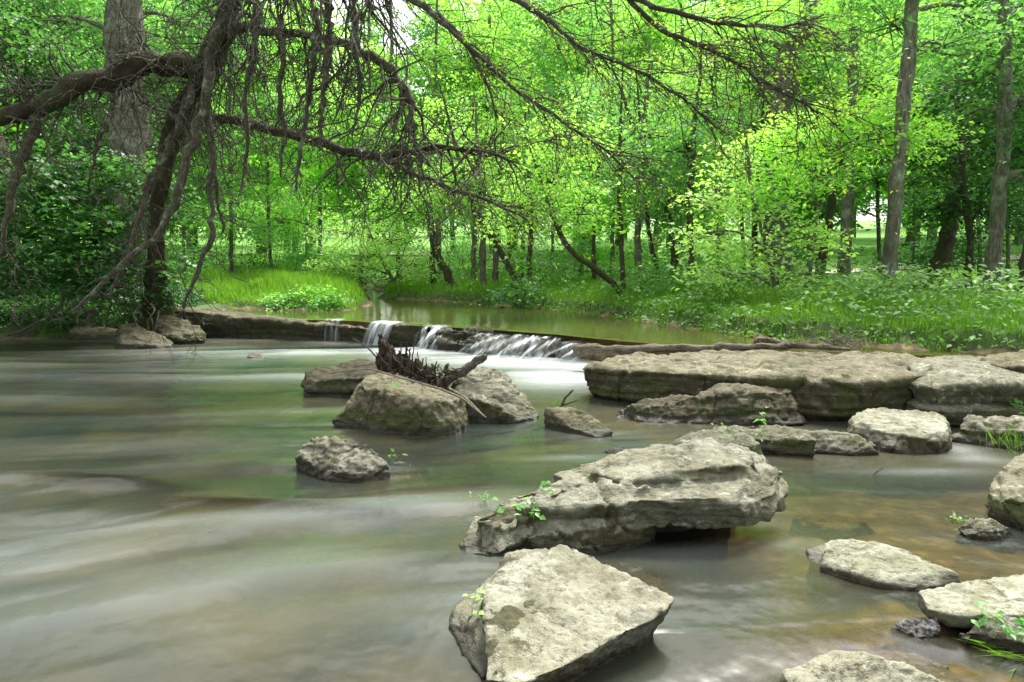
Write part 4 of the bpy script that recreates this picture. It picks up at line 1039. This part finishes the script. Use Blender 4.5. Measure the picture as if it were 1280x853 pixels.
tree('slightly wavy dark trunk in front of the footpath', [(664, 364, 22), (661, 340, 22), (664, 300, 22), (662, 260, 22)], 8, 'bark_dark', 'leaf_sun', [(660, 200, 22, 1.5, 1, 30), (700, 230, 22, 1.2, .8, 24)])
tree('thin dark trunk left of the wavy one before the footpath', [(652, 362, 24), (653, 330, 24), (654, 290, 24), (655, 250, 24)], 6, 'bark_dark', 'leaf_sun', [(655, 170, 24, 1.6, 1.1, 30)])
tree('dark broad trunk leaning left above the far bend of the pool', [(570, 364, 22), (558, 340, 22), (546, 315, 22), (540, 290, 22)], 12, 'bark_dark', 'leaf_sun', [(520, 230, 22, 1.5, 1, 30), (560, 250, 22, 1.2, .8, 26)])
tree('dark upright trunk beside the broad leaning one', [(542, 362, 22.5), (541, 330, 22.5), (540, 290, 22.5), (538, 260, 22.5)], 9, 'bark_dark', 'leaf_sun', [(500, 260, 22.5, 1.5, .9, 30), (545, 180, 23, 1.6, 1.1, 30)])
tree('faint grey trunk behind the pair on the far bank', [(592, 362, 25), (592, 330, 25), (593, 290, 25), (594, 250, 25)], 8, 'bark_grey', 'leaf_sun', [(570, 140, 25, 2, 1.3, 32)])
tree('thin dark trunk standing alone above the far bank right of the footpath', [(745, 366, 21), (742, 340, 21), (742, 300, 21), (745, 250, 21)], 7, 'bark_dark', 'leaf_mid', [(740, 200, 21, 1.4, .9, 26), (720, 140, 21.5, 1.6, 1, 28)])
tree('overhanging bushy tree at the far bend of the pool with pale green leaves',
     [(500, 372, 23), (492, 350, 23), (480, 330, 23), (470, 310, 23)], 6, 'bark_grey', 'leaf_pale',
     [(450, 320, 22.5, 1.1, .6, 26), (490, 300, 22.5, 1.2, .7, 30), (430, 290, 23, 1.3, .8, 30), (520, 330, 22, .9, .5, 20), (415, 335, 22, .9, .5, 20)], top_ext=.6)

# left bank
tree('wide pale mottled trunk rising behind the bare hanging tree at upper left',
     [(175, 400, 17), (172, 320, 17), (168, 220, 17), (160, 120, 17), (156, 0, 17)], 44, 'bark_grey', 'leaf_deep',
     [(60, 20, 17.5, 1.8, 1, 34), (230, 30, 18, 1.8, 1, 34), (100, -60, 17, 2.4, 1.2, 40), (20, 100, 18, 1.5, 1, 30)], taper=.15)
tree('dark leaning trunk at the extreme left edge', [(14, 395, 14.4), (8, 300, 13.9), (-6, 200, 13.2), (-36, 100, 12.6)], 30, 'bark_dark', 'leaf_deep',
     [(-40, 40, 12.5, 1.6, .9, 26), (-80, 200, 13, 1.5, .9, 20)], taper=.2)

def bush(label, lobes, Y, leaf='leaf_deep', size=.12, shape='maple', nsp=22, name='shrub', group=None, stems=True, bark='bark_dark'):
    c0 = atY(sum(l[0] for l in lobes) / len(lobes), 380, Y); gz = hz(c0.x, c0.y)
    root = empty(name, (c0.x, c0.y, gz)); tag(root, label, 'shrub', group); off = np.array((c0.x, c0.y, gz))
    T = Tubes(); Lf = Leaves(); allc = []
    for (px, py, Yl, rx, rz, ns) in lobes:
        c = np.array(atY(px, py, Yl)); cs = lobe_centers(c, (rx, rx * .8, rz), ns, .3); cs = cs[cs[:, 2] > hz(c[0], c[1]) + .05] if len(cs) else cs
        allc.append(cs)
        for q in cs[::2]:
            mm = (off + q) / 2 + RNG.normal(0, .15, 3); mm[2] = off[2] + (q[2] - off[2]) * .6
            if RNG.random() < .35:
                bs = np.array([q[0] * .6 + off[0] * .4, q[1] * .6 + off[1] * .4, 0]); bs[1] = max(bs[1], 14.3) if bs[0] < -6 and bs[1] < 20 else bs[1]; bs[2] = hz(bs[0], bs[1]) - .05
                mm = (bs + q) / 2 + RNG.normal(0, .15, 3); T.add([bs - off, mm - off, q - off], [.010, .007, .003], 4)
    if T.V: T.build('stems', M[bark], root)
    cs = np.concatenate(allc)
    sprays(Lf, cs, RNG.uniform(.22, .42, len(cs)), nsp, size, shape, flat=.3, tilt=.4)
    link_mesh('foliage', Lf.mesh('foliage', off), root, M[leaf]); return root
bush('dark-leaved maple thicket overhanging the left bank at the left edge', [(20, 240, 12.6, 1.0, .6, 34), (70, 215, 13, 1.0, .6, 34), (40, 300, 12.6, 1.1, .6, 40), (100, 280, 13, 1.0, .6, 36), (20, 350, 12.8, .9, .4, 24), (-60, 300, 12, 1.2, 1, 40)], 13.2)
bush('broad-leaved maple bush under the bare tree on the left bank', [(150, 220, 13.4, .9, .6, 32), (140, 290, 13.2, .9, .6, 36), (190, 250, 13.8, .9, .6, 30), (90, 345, 13, 1.0, .4, 30), (180, 330, 13.6, .9, .5, 30), (130, 355, 13.3, .8, .3, 22)], 13.6)
bush('low dark shaded bush hugging the foot of the bare hanging tree', [(200, 372, 13.75, .5, .25, 22), (160, 378, 13.75, .6, .25, 24), (110, 380, 13.7, .7, .25, 24), (50, 378, 13.6, .8, .3, 26), (0, 385, 13.5, .6, .25, 18), (225, 350, 13.9, .4, .25, 14)], 13.9, 'leaf_deep', .09, 'oval', 18)
bush('brighter green bush between the bare tree and the grassy bank', [(240, 270, 21, 1.2, .7, 34), (200, 310, 20, 1.0, .5, 26), (320, 285, 23, 1.4, .6, 34), (280, 240, 22.5, 1.6, .8, 34), (370, 300, 24, 1.4, .5, 28), (350, 250, 24, 1.6, .8, 30), (400, 320, 24, 1.0, .4, 22)], 22, 'leaf_mid', .11, 'oval')
bush('leafy weed clump overhanging the tip of the left grassy bank', [(350, 375, 16.9, .45, .2, 20), (385, 368, 16.9, .55, .26, 28), (415, 370, 16.8, .4, .22, 20), (400, 382, 16.6, .45, .15, 18), (355, 386, 16.6, .4, .12, 12)], 17, 'leaf_mid', .09, 'oval', 20, 'weed_clump')
bush('dark shaded bush in the far corner of the pool', [(440, 350, 24.5, 1.2, .6, 24), (470, 345, 26, 1.2, .6, 24)], 25, 'leaf_deep', .12, 'oval')

# understory shrubs scattered through the wood
shr = ['leaf_mid', 'leaf_deep', 'leaf_sun', 'leaf_mid']
for k in range(60):
    Y = random.uniform(17, 34); px = random.uniform(560, 1330) if k < 24 else random.uniform(-120, 420)
    if 575 < px < 720 or 800 < px < 860 or 1000 < px < 1090:
        if Y < 40 and random.random() < .8: px += 160
    r_ = random.uniform(.7, 1.3)
    zc = hz((px - 640) / F_ * Y, Y)
    py = 330 - (zc + r_ * .55 - 1.5) * F_ / Y
    if 150 < px < 450: Y = random.uniform(27, 36)
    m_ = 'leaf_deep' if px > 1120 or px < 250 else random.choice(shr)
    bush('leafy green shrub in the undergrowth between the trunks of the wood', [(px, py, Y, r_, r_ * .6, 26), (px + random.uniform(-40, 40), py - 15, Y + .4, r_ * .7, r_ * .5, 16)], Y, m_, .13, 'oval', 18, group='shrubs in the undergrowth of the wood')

# mid distance trees of the wood
def wood_tree(px, Y, top, leaf, ns=24, k=5, spread=90, z0=2.5, w=9, bark='bark_grey', size=.14, rx=1.7):
    lean = random.uniform(-14, 14)
    b = [(px, 372, Y), (px + lean * .3, 300, Y), (px + lean * .7, 200, Y), (px + lean, 60, Y)]
    return tree('slender leafy tree in the dense wood behind the front trunks', b, w, bark, leaf, auto_lobes(px + lean * .5, Y, z0, top, k, spread, rx, rx * .62, ns),
                size=size, group='trees in the dense wood beyond the creek', nsp=30)
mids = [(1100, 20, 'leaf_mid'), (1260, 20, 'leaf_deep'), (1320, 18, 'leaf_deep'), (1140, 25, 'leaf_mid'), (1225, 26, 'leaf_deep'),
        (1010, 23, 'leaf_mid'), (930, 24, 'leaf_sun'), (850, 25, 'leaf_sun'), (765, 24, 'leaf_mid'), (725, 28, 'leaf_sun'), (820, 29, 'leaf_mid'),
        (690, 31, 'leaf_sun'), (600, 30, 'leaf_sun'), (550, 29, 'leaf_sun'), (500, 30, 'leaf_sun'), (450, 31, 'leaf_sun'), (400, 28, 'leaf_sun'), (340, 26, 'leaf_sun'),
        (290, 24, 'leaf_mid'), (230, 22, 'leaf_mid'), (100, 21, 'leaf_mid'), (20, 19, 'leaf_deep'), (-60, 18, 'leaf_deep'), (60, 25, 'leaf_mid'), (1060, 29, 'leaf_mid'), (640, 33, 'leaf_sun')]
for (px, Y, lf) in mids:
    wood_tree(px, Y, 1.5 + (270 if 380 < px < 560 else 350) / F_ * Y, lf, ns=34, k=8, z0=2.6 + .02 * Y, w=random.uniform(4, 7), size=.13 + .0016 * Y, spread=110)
# far wall of trees: a few built, then copied
protos = []
for v, lf in enumerate(('leaf_sun', 'leaf_bright', 'leaf_mid', 'leaf_sun')):
    Y = 40; root = empty('tree', (0, 0, 0)); H_ = 17
    T = Tubes(); Q = interp_path([(0, 0, -.3), (.2, .1, 5), (-.2, .2, 11), (.2, 0, H_ - 1)], 14); T.add(Q, np.linspace(.26, .05, 14), 8); T.build('trunk', M['bark_grey'], root)
    Lf = Leaves(); T = Tubes(); cs = []
    for k in range(18):
        zc = 2.5 + (H_ - 3) * (k + random.random()) / 18; rr_ = 3.4 * math.sin(math.pi * min(.95, max(.22, zc / H_ * .85 + .1))); an = random.random() * 6.28
        c = np.array((math.cos(an) * rr_ * .6, math.sin(an) * rr_ * .6, zc)); q = lobe_centers(c, (2.1, 2.1, 1.3), 32); cs.append(q)
        T.add([(0, 0, zc - .8), tuple(c * [.5, .5, 1] - [0, 0, .3]), tuple(c)], [.08, .05, .02], 5)
    cs = np.concatenate(cs); sprays(Lf, cs, RNG.uniform(.4, .8, len(cs)), 30, .26)
    T.build('branches', M['bark_grey'], root); link_mesh('crown', Lf.mesh('crown'), root, M[lf]); protos.append(root)
spots = []
for row, (Y, n_) in enumerate(((38, 15), (45, 16), (53, 17), (64, 18), (80, 20))):
    for k in range(n_):
        xx = (k + .5 + random.uniform(-.35, .35)) / n_ * 2 - 1
        x_ = xx * Y * .92; y_ = Y + random.uniform(-3, 3)
        pxx = 640 + x_ / y_ * F_
        if row == 0 and (560 < pxx < 720 or 980 < pxx < 1100): continue
        spots.append((x_, y_))
first = set()
for k, (x_, y_) in enumerate(spots):
    src = protos[k % 4]
    if k % 4 not in first: o = src; first.add(k % 4)
    else:
        o = src.copy(); C.objects.link(o)
        for ch in src.children:
            c = ch.copy(); C.objects.link(c); c.parent = o
    o.location = (x_, y_, hz(x_, y_)); o.rotation_euler = (0, 0, random.random() * 6.28); s_ = random.uniform(.85, 1.25)
    if 330 < 640 + x_ / y_ * F_ < 600: s_ = .78; o.scale = (s_, s_, s_ * random.uniform(.95, 1.2))
    tag(o, 'tall bright green tree in the far wall of foliage behind the lawn', 'tree', 'trees in the far wall of foliage')

# ------------------------------------------------------------------ bare hanging tree, upper left
root = empty('bare_tree', atY(200, 390, 14.0)); off = np.array(root.location)
tag(root, 'gnarled bare tree leaning over the creek with a curtain of dead hanging twigs', 'tree')
def mk(pts, px_r, m=22, jit=.35):
    Q = interp_path([atY(*q) for q in pts], m)
    r = np.interp(np.linspace(0, len(px_r) - 1, m), range(len(px_r)), px_r) * mpp(np.mean([q[2] for q in pts])) / 2
    Q[1:-1] += RNG.normal(0, 1, (m - 2, 3)) * (r[1:-1, None] * jit)
    return Q, r
def limb(name, pts, px_r, bark='bark_dead', sides=9, disp=.02, m=22, jit=.3):
    Q, r = mk(pts, px_r, m, jit); T = Tubes(); T.add(Q - off, r, sides); T.build(name, M[bark], root, True, disp, 9); return Q, r
trunkQ, trunkR = limb('trunk', [(200, 392, 14.0), (196, 340, 13.6), (196, 260, 12.7), (208, 200, 11.8), (232, 140, 11.3), (262, 80, 10.7), (285, 20, 10.2), (300, -50, 9.8), (330, -140, 9.3)],
                      [50, 25, 19, 22, 30, 28, 24, 20, 14], 'bark_mossy', 14, .05, 34, .12)
limbA = limb('limb', [(240, 80, 11.0), (200, 78, 10.8), (150, 92, 10.6), (100, 112, 10.4), (50, 132, 10.2), (0, 148, 10.0), (-90, 175, 9.8)], [30, 28, 26, 25, 22, 19, 14], 'bark_mossy', 12, .03)
limbB = limb('limb', [(225, 135, 11.4), (265, 148, 11.0), (330, 160, 10.6), (400, 180, 10.2), (445, 193, 9.9), (475, 198, 9.7), (510, 190, 9.5), (550, 182, 9.3), (600, 188, 9.1), (650, 205, 8.9)], [17, 13, 12, 12, 12, 13, 8, 6, 4, 2], 'bark_mossy', 9, .015, 30)
limbC = limb('limb', [(285, 30, 10.2), (330, 42, 9.8), (380, 40, 9.5), (430, 52, 9.2), (470, 72, 9.0), (500, 100, 8.9), (515, 120, 8.8), (508, 165, 8.7)], [18, 11, 10, 10, 11, 9, 9, 4], 'bark_dead', 9, .02, 28)
limbD = limb('limb', [(295, -30, 9.9), (360, -40, 9.3), (450, -30, 8.6), (530, 5, 8.0), (565, 32, 7.8), (604, 85, 7.6), (622, 150, 7.5)], [22, 15, 10, 7, 6, 4, 2], 'bark_twig', 9, .012, 28)
limbE = limb('limb', [(450, -30, 8.6), (560, -30, 7.8), (640, -5, 7.2), (700, 35, 6.9), (730, 66, 6.8), (790, 84, 6.7), (850, 118, 6.6), (900, 165, 6.6)], [11, 9, 7, 5, 4, 4, 3, 2], 'bark_twig', 8, .01, 30)
limbF = limb('limb', [(560, -30, 7.8), (700, -30, 6.8), (800, 0, 6.3), (850, 18, 6.2), (900, 30, 6.1), (950, 32, 6.1), (985, 34, 6.1), (1030, 20, 6.1)], [9, 8, 6, 6, 5, 4, 3, 2], 'bark_twig', 8, .01, 30)
limbG = limb('limb', [(760, -30, 6.5), (830, 44, 6.3), (875, 55, 6.2), (918, 76, 6.2), (955, 105, 6.2), (1000, 125, 6.2), (1022, 142, 6.2)], [8, 6, 5, 4, 4, 3, 2], 'bark_twig', 8, .008, 26)
limbH = limb('limb', [(475, 198, 9.7), (510, 215, 9.4), (560, 235, 9.1), (610, 250, 8.9), (660, 275, 8.7)], [7, 6, 5, 4, 2], 'bark_twig', 7, .008, 20)
limbI = limb('limb', [(530, 5, 8.0), (575, 50, 7.7), (640, 110, 7.4), (700, 150, 7.2), (760, 190, 7.1), (800, 230, 7.0)], [7, 6, 5, 4, 3, 2], 'bark_twig', 7, .008, 24)
hang = [
 ([(290, 0, 10.1), (266, 60, 10.0), (254, 120, 9.9), (243, 170, 9.8), (232, 215, 9.7), (218, 255, 9.6), (206, 285, 9.6), (165, 325, 9.6), (130, 352, 9.6), (92, 388, 9.6)], [17, 15, 13, 11, 11, 10, 9, 8, 7, 3]),
 ([(262, 90, 10.2), (260, 140, 10.0), (266, 200, 9.9), (262, 260, 9.9), (268, 290, 9.9), (254, 320, 9.9), (243, 350, 9.9), (230, 384, 9.9)], [9, 8, 8, 7, 7, 6, 5, 3]),
 ([(48, 132, 10.2), (38, 170, 10.1), (24, 215, 10.0), (12, 255, 10.0), (6, 285, 10.0), (2, 318, 10.0)], [14, 12, 11, 10, 6, 4]),
 ([(215, 170, 10.6), (200, 215, 10.5), (178, 255, 10.5), (165, 300, 10.4), (148, 340, 10.4), (138, 372, 10.4)], [9, 8, 7, 6, 5, 3]),
 ([(240, 110, 10.4), (222, 160, 10.3), (205, 200, 10.2), (185, 225, 10.2), (172, 270, 10.1), (160, 330, 10.1), (130, 370, 10.1)], [9, 8, 7, 7, 6, 5, 2]),
 ([(262, 150, 10.2), (268, 205, 10.1), (272, 250, 10.1), (280, 290, 10.1)], [6, 5, 5, 3]),
 ([(150, 95, 10.6), (140, 140, 10.5), (120, 190, 10.5), (112, 230, 10.5)], [8, 6, 5, 2]),
 ([(350, 20, 9.4), (352, 70, 9.3), (348, 120, 9.3), (356, 170, 9.3), (350, 220, 9.3)], [8, 7, 6, 5, 2]),
 ([(396, 10, 9.2), (392, 70, 9.1), (385, 130, 9.1), (376, 190, 9.0), (370, 240, 9.0)], [9, 8, 6, 5, 2]),
 ([(408, 0, 9.0), (415, 60, 8.9), (404, 120, 8.9), (400, 180, 8.9)], [10, 9, 7, 3]),
 ([(440, 0, 8.8), (446, 60, 8.7), (452, 110, 8.7), (440, 170, 8.7)], [8, 7, 5, 2]),
 ([(320, 0, 9.8), (318, 60, 9.6), (305, 120, 9.6), (312, 180, 9.6), (300, 240, 9.6)], [8, 7, 6, 5, 2]),
]
HB = [limb('hanging_branch', p, r, 'bark_dead', 8, .015, 24, .45) for p, r in hang]
tips_dead, tips_leaf = [], []
def dress(Q, r, n_, Lr, lvl, grav, kids, dirbias, spread=.7, wob=.36, rs=(.010, .024), T=None, tips=None, k0=2, seg=8, klen=.5, mr=.0042):
    for _ in range(n_):
        k = int(RNG.integers(k0, len(Q) - 1))
        dd = np.array(dirbias, dtype=float) + RNG.normal(0, spread, 3)
        grow(T, Q[k] - off, dd, RNG.uniform(*Lr), RNG.uniform(*rs), lvl, grav, wob, kids, klen, seg, tips, 5, 0, .8, mr)
def hx(lst): return lst
Tc = Tubes(); tc = []
for (Q, r), n_ in ((limbA, 34), (limbB, 30), (limbC, 46), ):
    dress(Q, r, n_, (.8, 1.9), 1, .22, (3, 5), (0, 0, -1), T=Tc, tips=tc)
dress(limbD[0][:12], limbD[1], 50, (1.2, 2.3), 1, .25, (3, 5), (0, 0, -1), T=Tc, tips=tc)
dress(trunkQ[14:], trunkR, 70, (.9, 2.4), 1, .18, (3, 5), (.1, -.4, -.8), T=Tc, tips=tc)
Tc.build('hanging_twigs', M['bark_dead'], root)
Tc = Tubes()
for (Q, r) in HB: dress(Q, r, 20, (.35, 1.1), 1, .08, (2, 4), (0, 0, -.5), spread=.8, T=Tc, tips=tc, rs=(.005, .010))
dress(trunkQ[10:26], trunkR, 70, (.7, 1.9), 1, -.05, (2, 4), (-.3, -.2, .4), T=Tc, tips=tc, rs=(.007, .015))
dress(limbA[0], limbA[1], 50, (.5, 1.5), 1, -.08, (2, 4), (-.4, -.1, .7), T=Tc, tips=tc)
dress(limbB[0], limbB[1], 50, (.5, 1.4), 1, .02, (2, 4), (.7, 0, .3), T=Tc, tips=tc)
Tc.build('side_twigs', M['bark_twig'], root)
Tc = Tubes(); tl_ = []
dirR = (.9, -.15, -.45)
for (Q, r), n_ in ((limbB, 30), (limbD, 50), (limbE, 60), (limbF, 46), (limbG, 36), (limbH, 44), (limbI, 50)):
    dress(Q, r, n_, (.5, 1.35), 1, .05, (3, 5), dirR, mr=.0022, spread=.45, wob=.20, T=Tc, tips=tl_, rs=(.004, .008), k0=4)
Tc.build('leafing_twigs', M['bark_twig'], root)
tl_ = np.array(tl_); sel = tl_[RNG.random(len(tl_)) < .5]
Lf = Leaves(); sprays(Lf, sel, RNG.uniform(.04, .10, len(sel)), 5, .035, flat=.8, tilt=.8)
link_mesh('leaves', Lf.mesh('leaves'), root, M['leaf_bud'])
# roots at the foot of the bank
T = Tubes()
for k in range(26):
    px = random.uniform(10, 215); Y = random.uniform(13.0, 13.8); a = atY(px, random.uniform(375, 392), Y); b_ = atY(px + random.uniform(-30, 20), random.uniform(400, 414), Y - .35)
    mid = (a + b_) / 2 + Vector((random.uniform(-.2, .2), -.1, .05))
    T.add(interp_path([a, mid, b_], 8), np.linspace(random.uniform(.015, .035), .008, 8), 6)
tag(T.build('exposed_roots', M['bark_dead']), 'tangle of exposed roots trailing down the dark left bank', 'roots')
T = Tubes(); T.add(interp_path([atY(8, 420, 12.6), atY(30, 412, 12.6), atY(60, 398, 12.8), atY(78, 382, 13.0), atY(84, 360, 13)], 16), np.linspace(.02, .03, 16), 7)
tag(T.build('fallen_branch', M['bark_dead'], None, True, .01, 9), 'bare fallen branch curving up out of the water at far left', 'branch')

# ------------------------------------------------------------------ grass, weeds (uncountable)
def blades(P, hgt, wid, lean=.35):
    n = len(P); th = RNG.random(n) * 6.283
    dx = np.stack([np.cos(th), np.sin(th), np.zeros(n)], 1); pr = np.stack([-np.sin(th), np.cos(th), np.zeros(n)], 1)
    ln = (lean * RNG.uniform(.2, 1.5, n) * hgt)[:, None]; h = hgt[:, None]; w_ = wid[:, None]
    up = np.array([0, 0, 1.0])
    v = np.stack([P - pr * w_, P + pr * w_, P + dx * ln * .35 + up * h * .6 + pr * w_ * .8, P + dx * ln * .35 + up * h * .6 - pr * w_ * .8, P + dx * ln + up * h], 1)
    V = v.reshape(-1, 3); b_ = (np.arange(n) * 5)[:, None]
    F = np.concatenate([b_ + np.array([[0, 1, 2]]), b_ + np.array([[0, 2, 3]]), b_ + np.array([[3, 2, 4]])])
    return V, F
def scatter(n, xr, yr, cond):
    x = RNG.uniform(*xr, n); y = RNG.uniform(*yr, n)
    sd = sdist(x, y, river); k = cond(x, y, sd); x, y = x[k], y[k]
    return x, y, height(x, y), sd[k]
def right_side(x, y): return (x > -0.30 * (y - 19) - 1.2)
x, y, z, sd = scatter(260000, (-9, 14), (6, 32), lambda x, y, s: (s > -.12) & (s < 4.5) & (x > -4.9) & right_side(x, y + 4) & (RNG.random(len(x)) < np.exp(-np.maximum(s - 1.5, 0) / 2) * np.clip(14 / y, 0, 1) ** 1.5))
hh = RNG.uniform(.08, .25, len(x)) * (1 + .6 * n2(x, y, 1.3, 3, 50)) * (.55 + .45 * sstep(-.1, .5, sd)) 
V1, F1 = blades(np.stack([x, y, z - .02], 1), np.maximum(hh, .05), RNG.uniform(.004, .009, len(x)) * (1 + y / 25))
tag(link_mesh('grass', np_mesh('grass', V1, F1, 3), None, M['grass']), 'dense green grass along the right bank', 'grass', kind='stuff')
x, y, z, sd = scatter(150000, (-9, 14), (6, 32), lambda x, y, s: (s > -.05) & (s < 6) & (x > -4.9) & right_side(x, y + 4) & (n2(x, y, .7, 3, 60) + .25 * RNG.random(len(x)) > .02) & (RNG.random(len(x)) < np.clip(13 / y, 0, 1) ** 2))
hh = RNG.random(len(x)) ** .7 * np.clip(.42 + .55 * n2(x, y, .9, 3, 61) + .15 * sstep(3, 6, x), .08, 1) * (.25 + .75 * sstep(-.1, .7, sd))
Lf = Leaves(); n_ = len(x)
Lf.add(np.stack([x, y, z + hh], 1), np.stack([RNG.normal(0, .5, n_), RNG.normal(-.3, .5, n_), np.ones(n_)], 1), RNG.normal(0, 1, (n_, 3)) + [0, 0, -.2], RNG.uniform(.03, .12, n_) * (1 + y / 50), 'oval', .30)
x2, y2, z2, sd2 = scatter(26000, (-9, 14), (6, 24), lambda x, y, s: (s > -.1) & (s < .7) & (x > -4.9) & right_side(x, y + 4))
n_ = len(x2); Lf.add(np.stack([x2, y2, z2 + RNG.random(n_) * .22], 1), np.stack([RNG.normal(0, .5, n_), RNG.normal(-.6, .5, n_), np.ones(n_)], 1), RNG.normal(0, 1, (n_, 3)) + [0, -.3, -.3], RNG.uniform(.05, .10, n_))
tag(link_mesh('ground_cover', Lf.mesh('ground_cover'), None, M['weeds']), 'leafy weeds covering the right bank under the trees', 'weeds', kind='stuff')
x, y, z, sd = scatter(70000, (2.2, 12), (-1, 8.5), lambda x, y, s: (s > .12))
V1, F1 = blades(np.stack([x, y, z - .02], 1), RNG.uniform(.06, .22, len(x)) * np.clip(1 + n2(x, y, 1.2, 3, 77), .3, 2) * sstep(0, .6, sd), RNG.uniform(.003, .006, len(x)))
tag(link_mesh('grass', np_mesh('grass', V1, F1, 3), None, M['grass']), 'grass on the near right bank at the right edge', 'grass', kind='stuff')
# left grassy bank
x, y, z, sd = scatter(130000, (-14, -3), (14.8, 26), lambda x, y, s: (s > .05) & (x < -3.6) & (x + 13 > 0) & (~((np.hypot((x + 6.9) / 1.5, (y - 15.9) / 1.3) < 1))) & (RNG.random(len(x)) < .5 + .5 * sstep(-10, -8, x)))
hh = RNG.uniform(.10, .42, len(x)) * np.clip(1 + 1.1 * n2(x, y, .9, 3, 44), .3, 2) * (.3 + .7 * sstep(0, .6, sd))
V1, F1 = blades(np.stack([x, y, z - .02], 1), np.maximum(hh, .05), RNG.uniform(.006, .011, len(x)))
tag(link_mesh('grass', np_mesh('grass', V1, F1, 3), None, M['grass']), 'sunlit bright grass on the left bank behind the ledge', 'grass', kind='stuff')
# ivy and leaves hiding the dark bank under the bare tree
x, y, z, sd = scatter(60000, (-15, -7.6), (13.2, 17), lambda x, y, s: (s > .12) & (RNG.random(len(x)) < .8))
n_ = len(x); Lf = Leaves()
Lf.add(np.stack([x, y, z + RNG.random(n_) * .35], 1), np.stack([RNG.normal(0, .5, n_), RNG.normal(-.5, .5, n_), np.ones(n_)], 1), RNG.normal(0, 1, (n_, 3)), RNG.uniform(.05, .11, n_))
tag(link_mesh('ground_cover', Lf.mesh('ground_cover'), None, M['leaf_deep']), 'dark leafy ground cover on the shaded left bank', 'ground cover', kind='stuff')

# small plants on the rocks and at the right edge
def onto(px, py, z):
    dg = bpy.context.evaluated_depsgraph_get(); d_ = Vector(ray(px, py)).normalized(); p0 = Vector((0, 0, CAMH))
    for _ in range(6):
        ok, hit, nr, i_, ob, mt = S.ray_cast(dg, p0, d_)
        if not ok: break
        if ob.name.startswith(('rock', 'boulder', 'water', 'submerged')): return hit
        p0 = hit + d_ * .01
    return at(px, py, z)
def sprig(label, px, py, z, n_, hgt, leaf, name='weed', up=1.0, mat='weeds', blade=False, spr=.05, stemr=.0015, lean=(0, 0)):
    c = onto(px, py, z); T = Tubes(); Lf = Leaves(); root = empty(name, c); tag(root, label, 'weed')
    P, N, D = [], [], []
    for k in range(n_):
        d_ = np.array((RNG.normal(lean[0], .5), RNG.normal(lean[1], .5), up)); d_ /= np.linalg.norm(d_)
        h_ = hgt * RNG.uniform(.5, 1.1); b_ = np.array((RNG.normal(0, spr), RNG.normal(0, spr), -.01))
        pts = [b_, b_ + d_ * h_ * .5, b_ + d_ * h_ + np.array((d_[0], d_[1], -.3)) * h_ * .3]
        T.add(pts, [stemr, stemr * .8, stemr * .5], 4)
        if blade:
            P.append(b_); N.append(np.cross(d_, RNG.normal(0, 1, 3))); D.append(pts[2] - b_)
        else:
            for j in range(3):
                P.append(pts[2] + RNG.normal(0, leaf * .4, 3)); N.append(np.array((RNG.normal(0, .4), RNG.normal(-.3, .4), 1))); D.append(RNG.normal(0, 1, 3))
    T.build('stem', M['grass'], root)
    if blade: Lf.add(np.array(P), np.array(N), np.array(D), RNG.uniform(.5, 1.1, len(P)) * leaf, 'oval', .013)
    else: Lf.add(np.array(P), np.array(N), np.array(D), RNG.uniform(.7, 1.2, len(P)) * leaf, 'oval', .34)
    link_mesh('leaves', Lf.mesh('leaves'), root, M[mat]); return root
sprig('small bright weed growing from the crack of the long midstream slab', 660, 640, .20, 7, .07, .045, mat='leaf_mid')
sprig('tiny trailing weed at the left tip of the long midstream slab', 606, 633, .17, 9, .09, .02, mat='leaf_mid')
sprig('slender weed leaning above the crack of the long midstream slab', 684, 618, .24, 4, .06, .035, mat='leaf_mid')
sprig('tiny yellowish weed in the moss of the pale foreground slab', 612, 752, .17, 6, .03, .025, mat='leaf_pale')
sprig('green sprout beside the squat pale rock in the left stream', 494, 572, .0, 2, .08, .05, mat='leaf_mid', spr=.01)
sprig('grass tuft on the upper end of the thin tilted slab', 700, 508, .17, 30, .12, .13, blade=True, name='grass_tuft', mat='grass')
sprig('thin upright weed on the long low grey rock', 956, 532, .2, 3, .16, .06, spr=.01, mat='leaf_mid')
sprig('creeping weeds along the left end of the long low grey rock', 935, 545, .18, 12, .04, .03, spr=.12)
sprig('small weed on the low wet rock below the edge boulder', 1200, 654, .06, 8, .05, .03)
sprig('leafy sprig on the face of the big brown boulder', 500, 484, .33, 5, .05, .05, mat='leaf_mid')
sprig('long-bladed grass drooping in from the bottom right corner', 1270, 815, .10, 16, .10, .26, blade=True, name='grass_tuft', mat='grass', lean=(-1.0, -.1), up=.35)
sprig('rounded green leaves at the bottom right corner beside the drooping grass', 1272, 790, .14, 12, .09, .038, mat='leaf_mid', lean=(-.4, 0))
sprig('leafy weed reaching in at the right edge above the edge boulder', 1282, 520, .3, 12, .22, .07, mat='leaf_mid', lean=(-.3, 0))
sprig('grass clump at the right edge beside the edge boulder', 1276, 560, .16, 60, .2, .24, blade=True, name='grass_tuft', mat='grass', spr=.12)
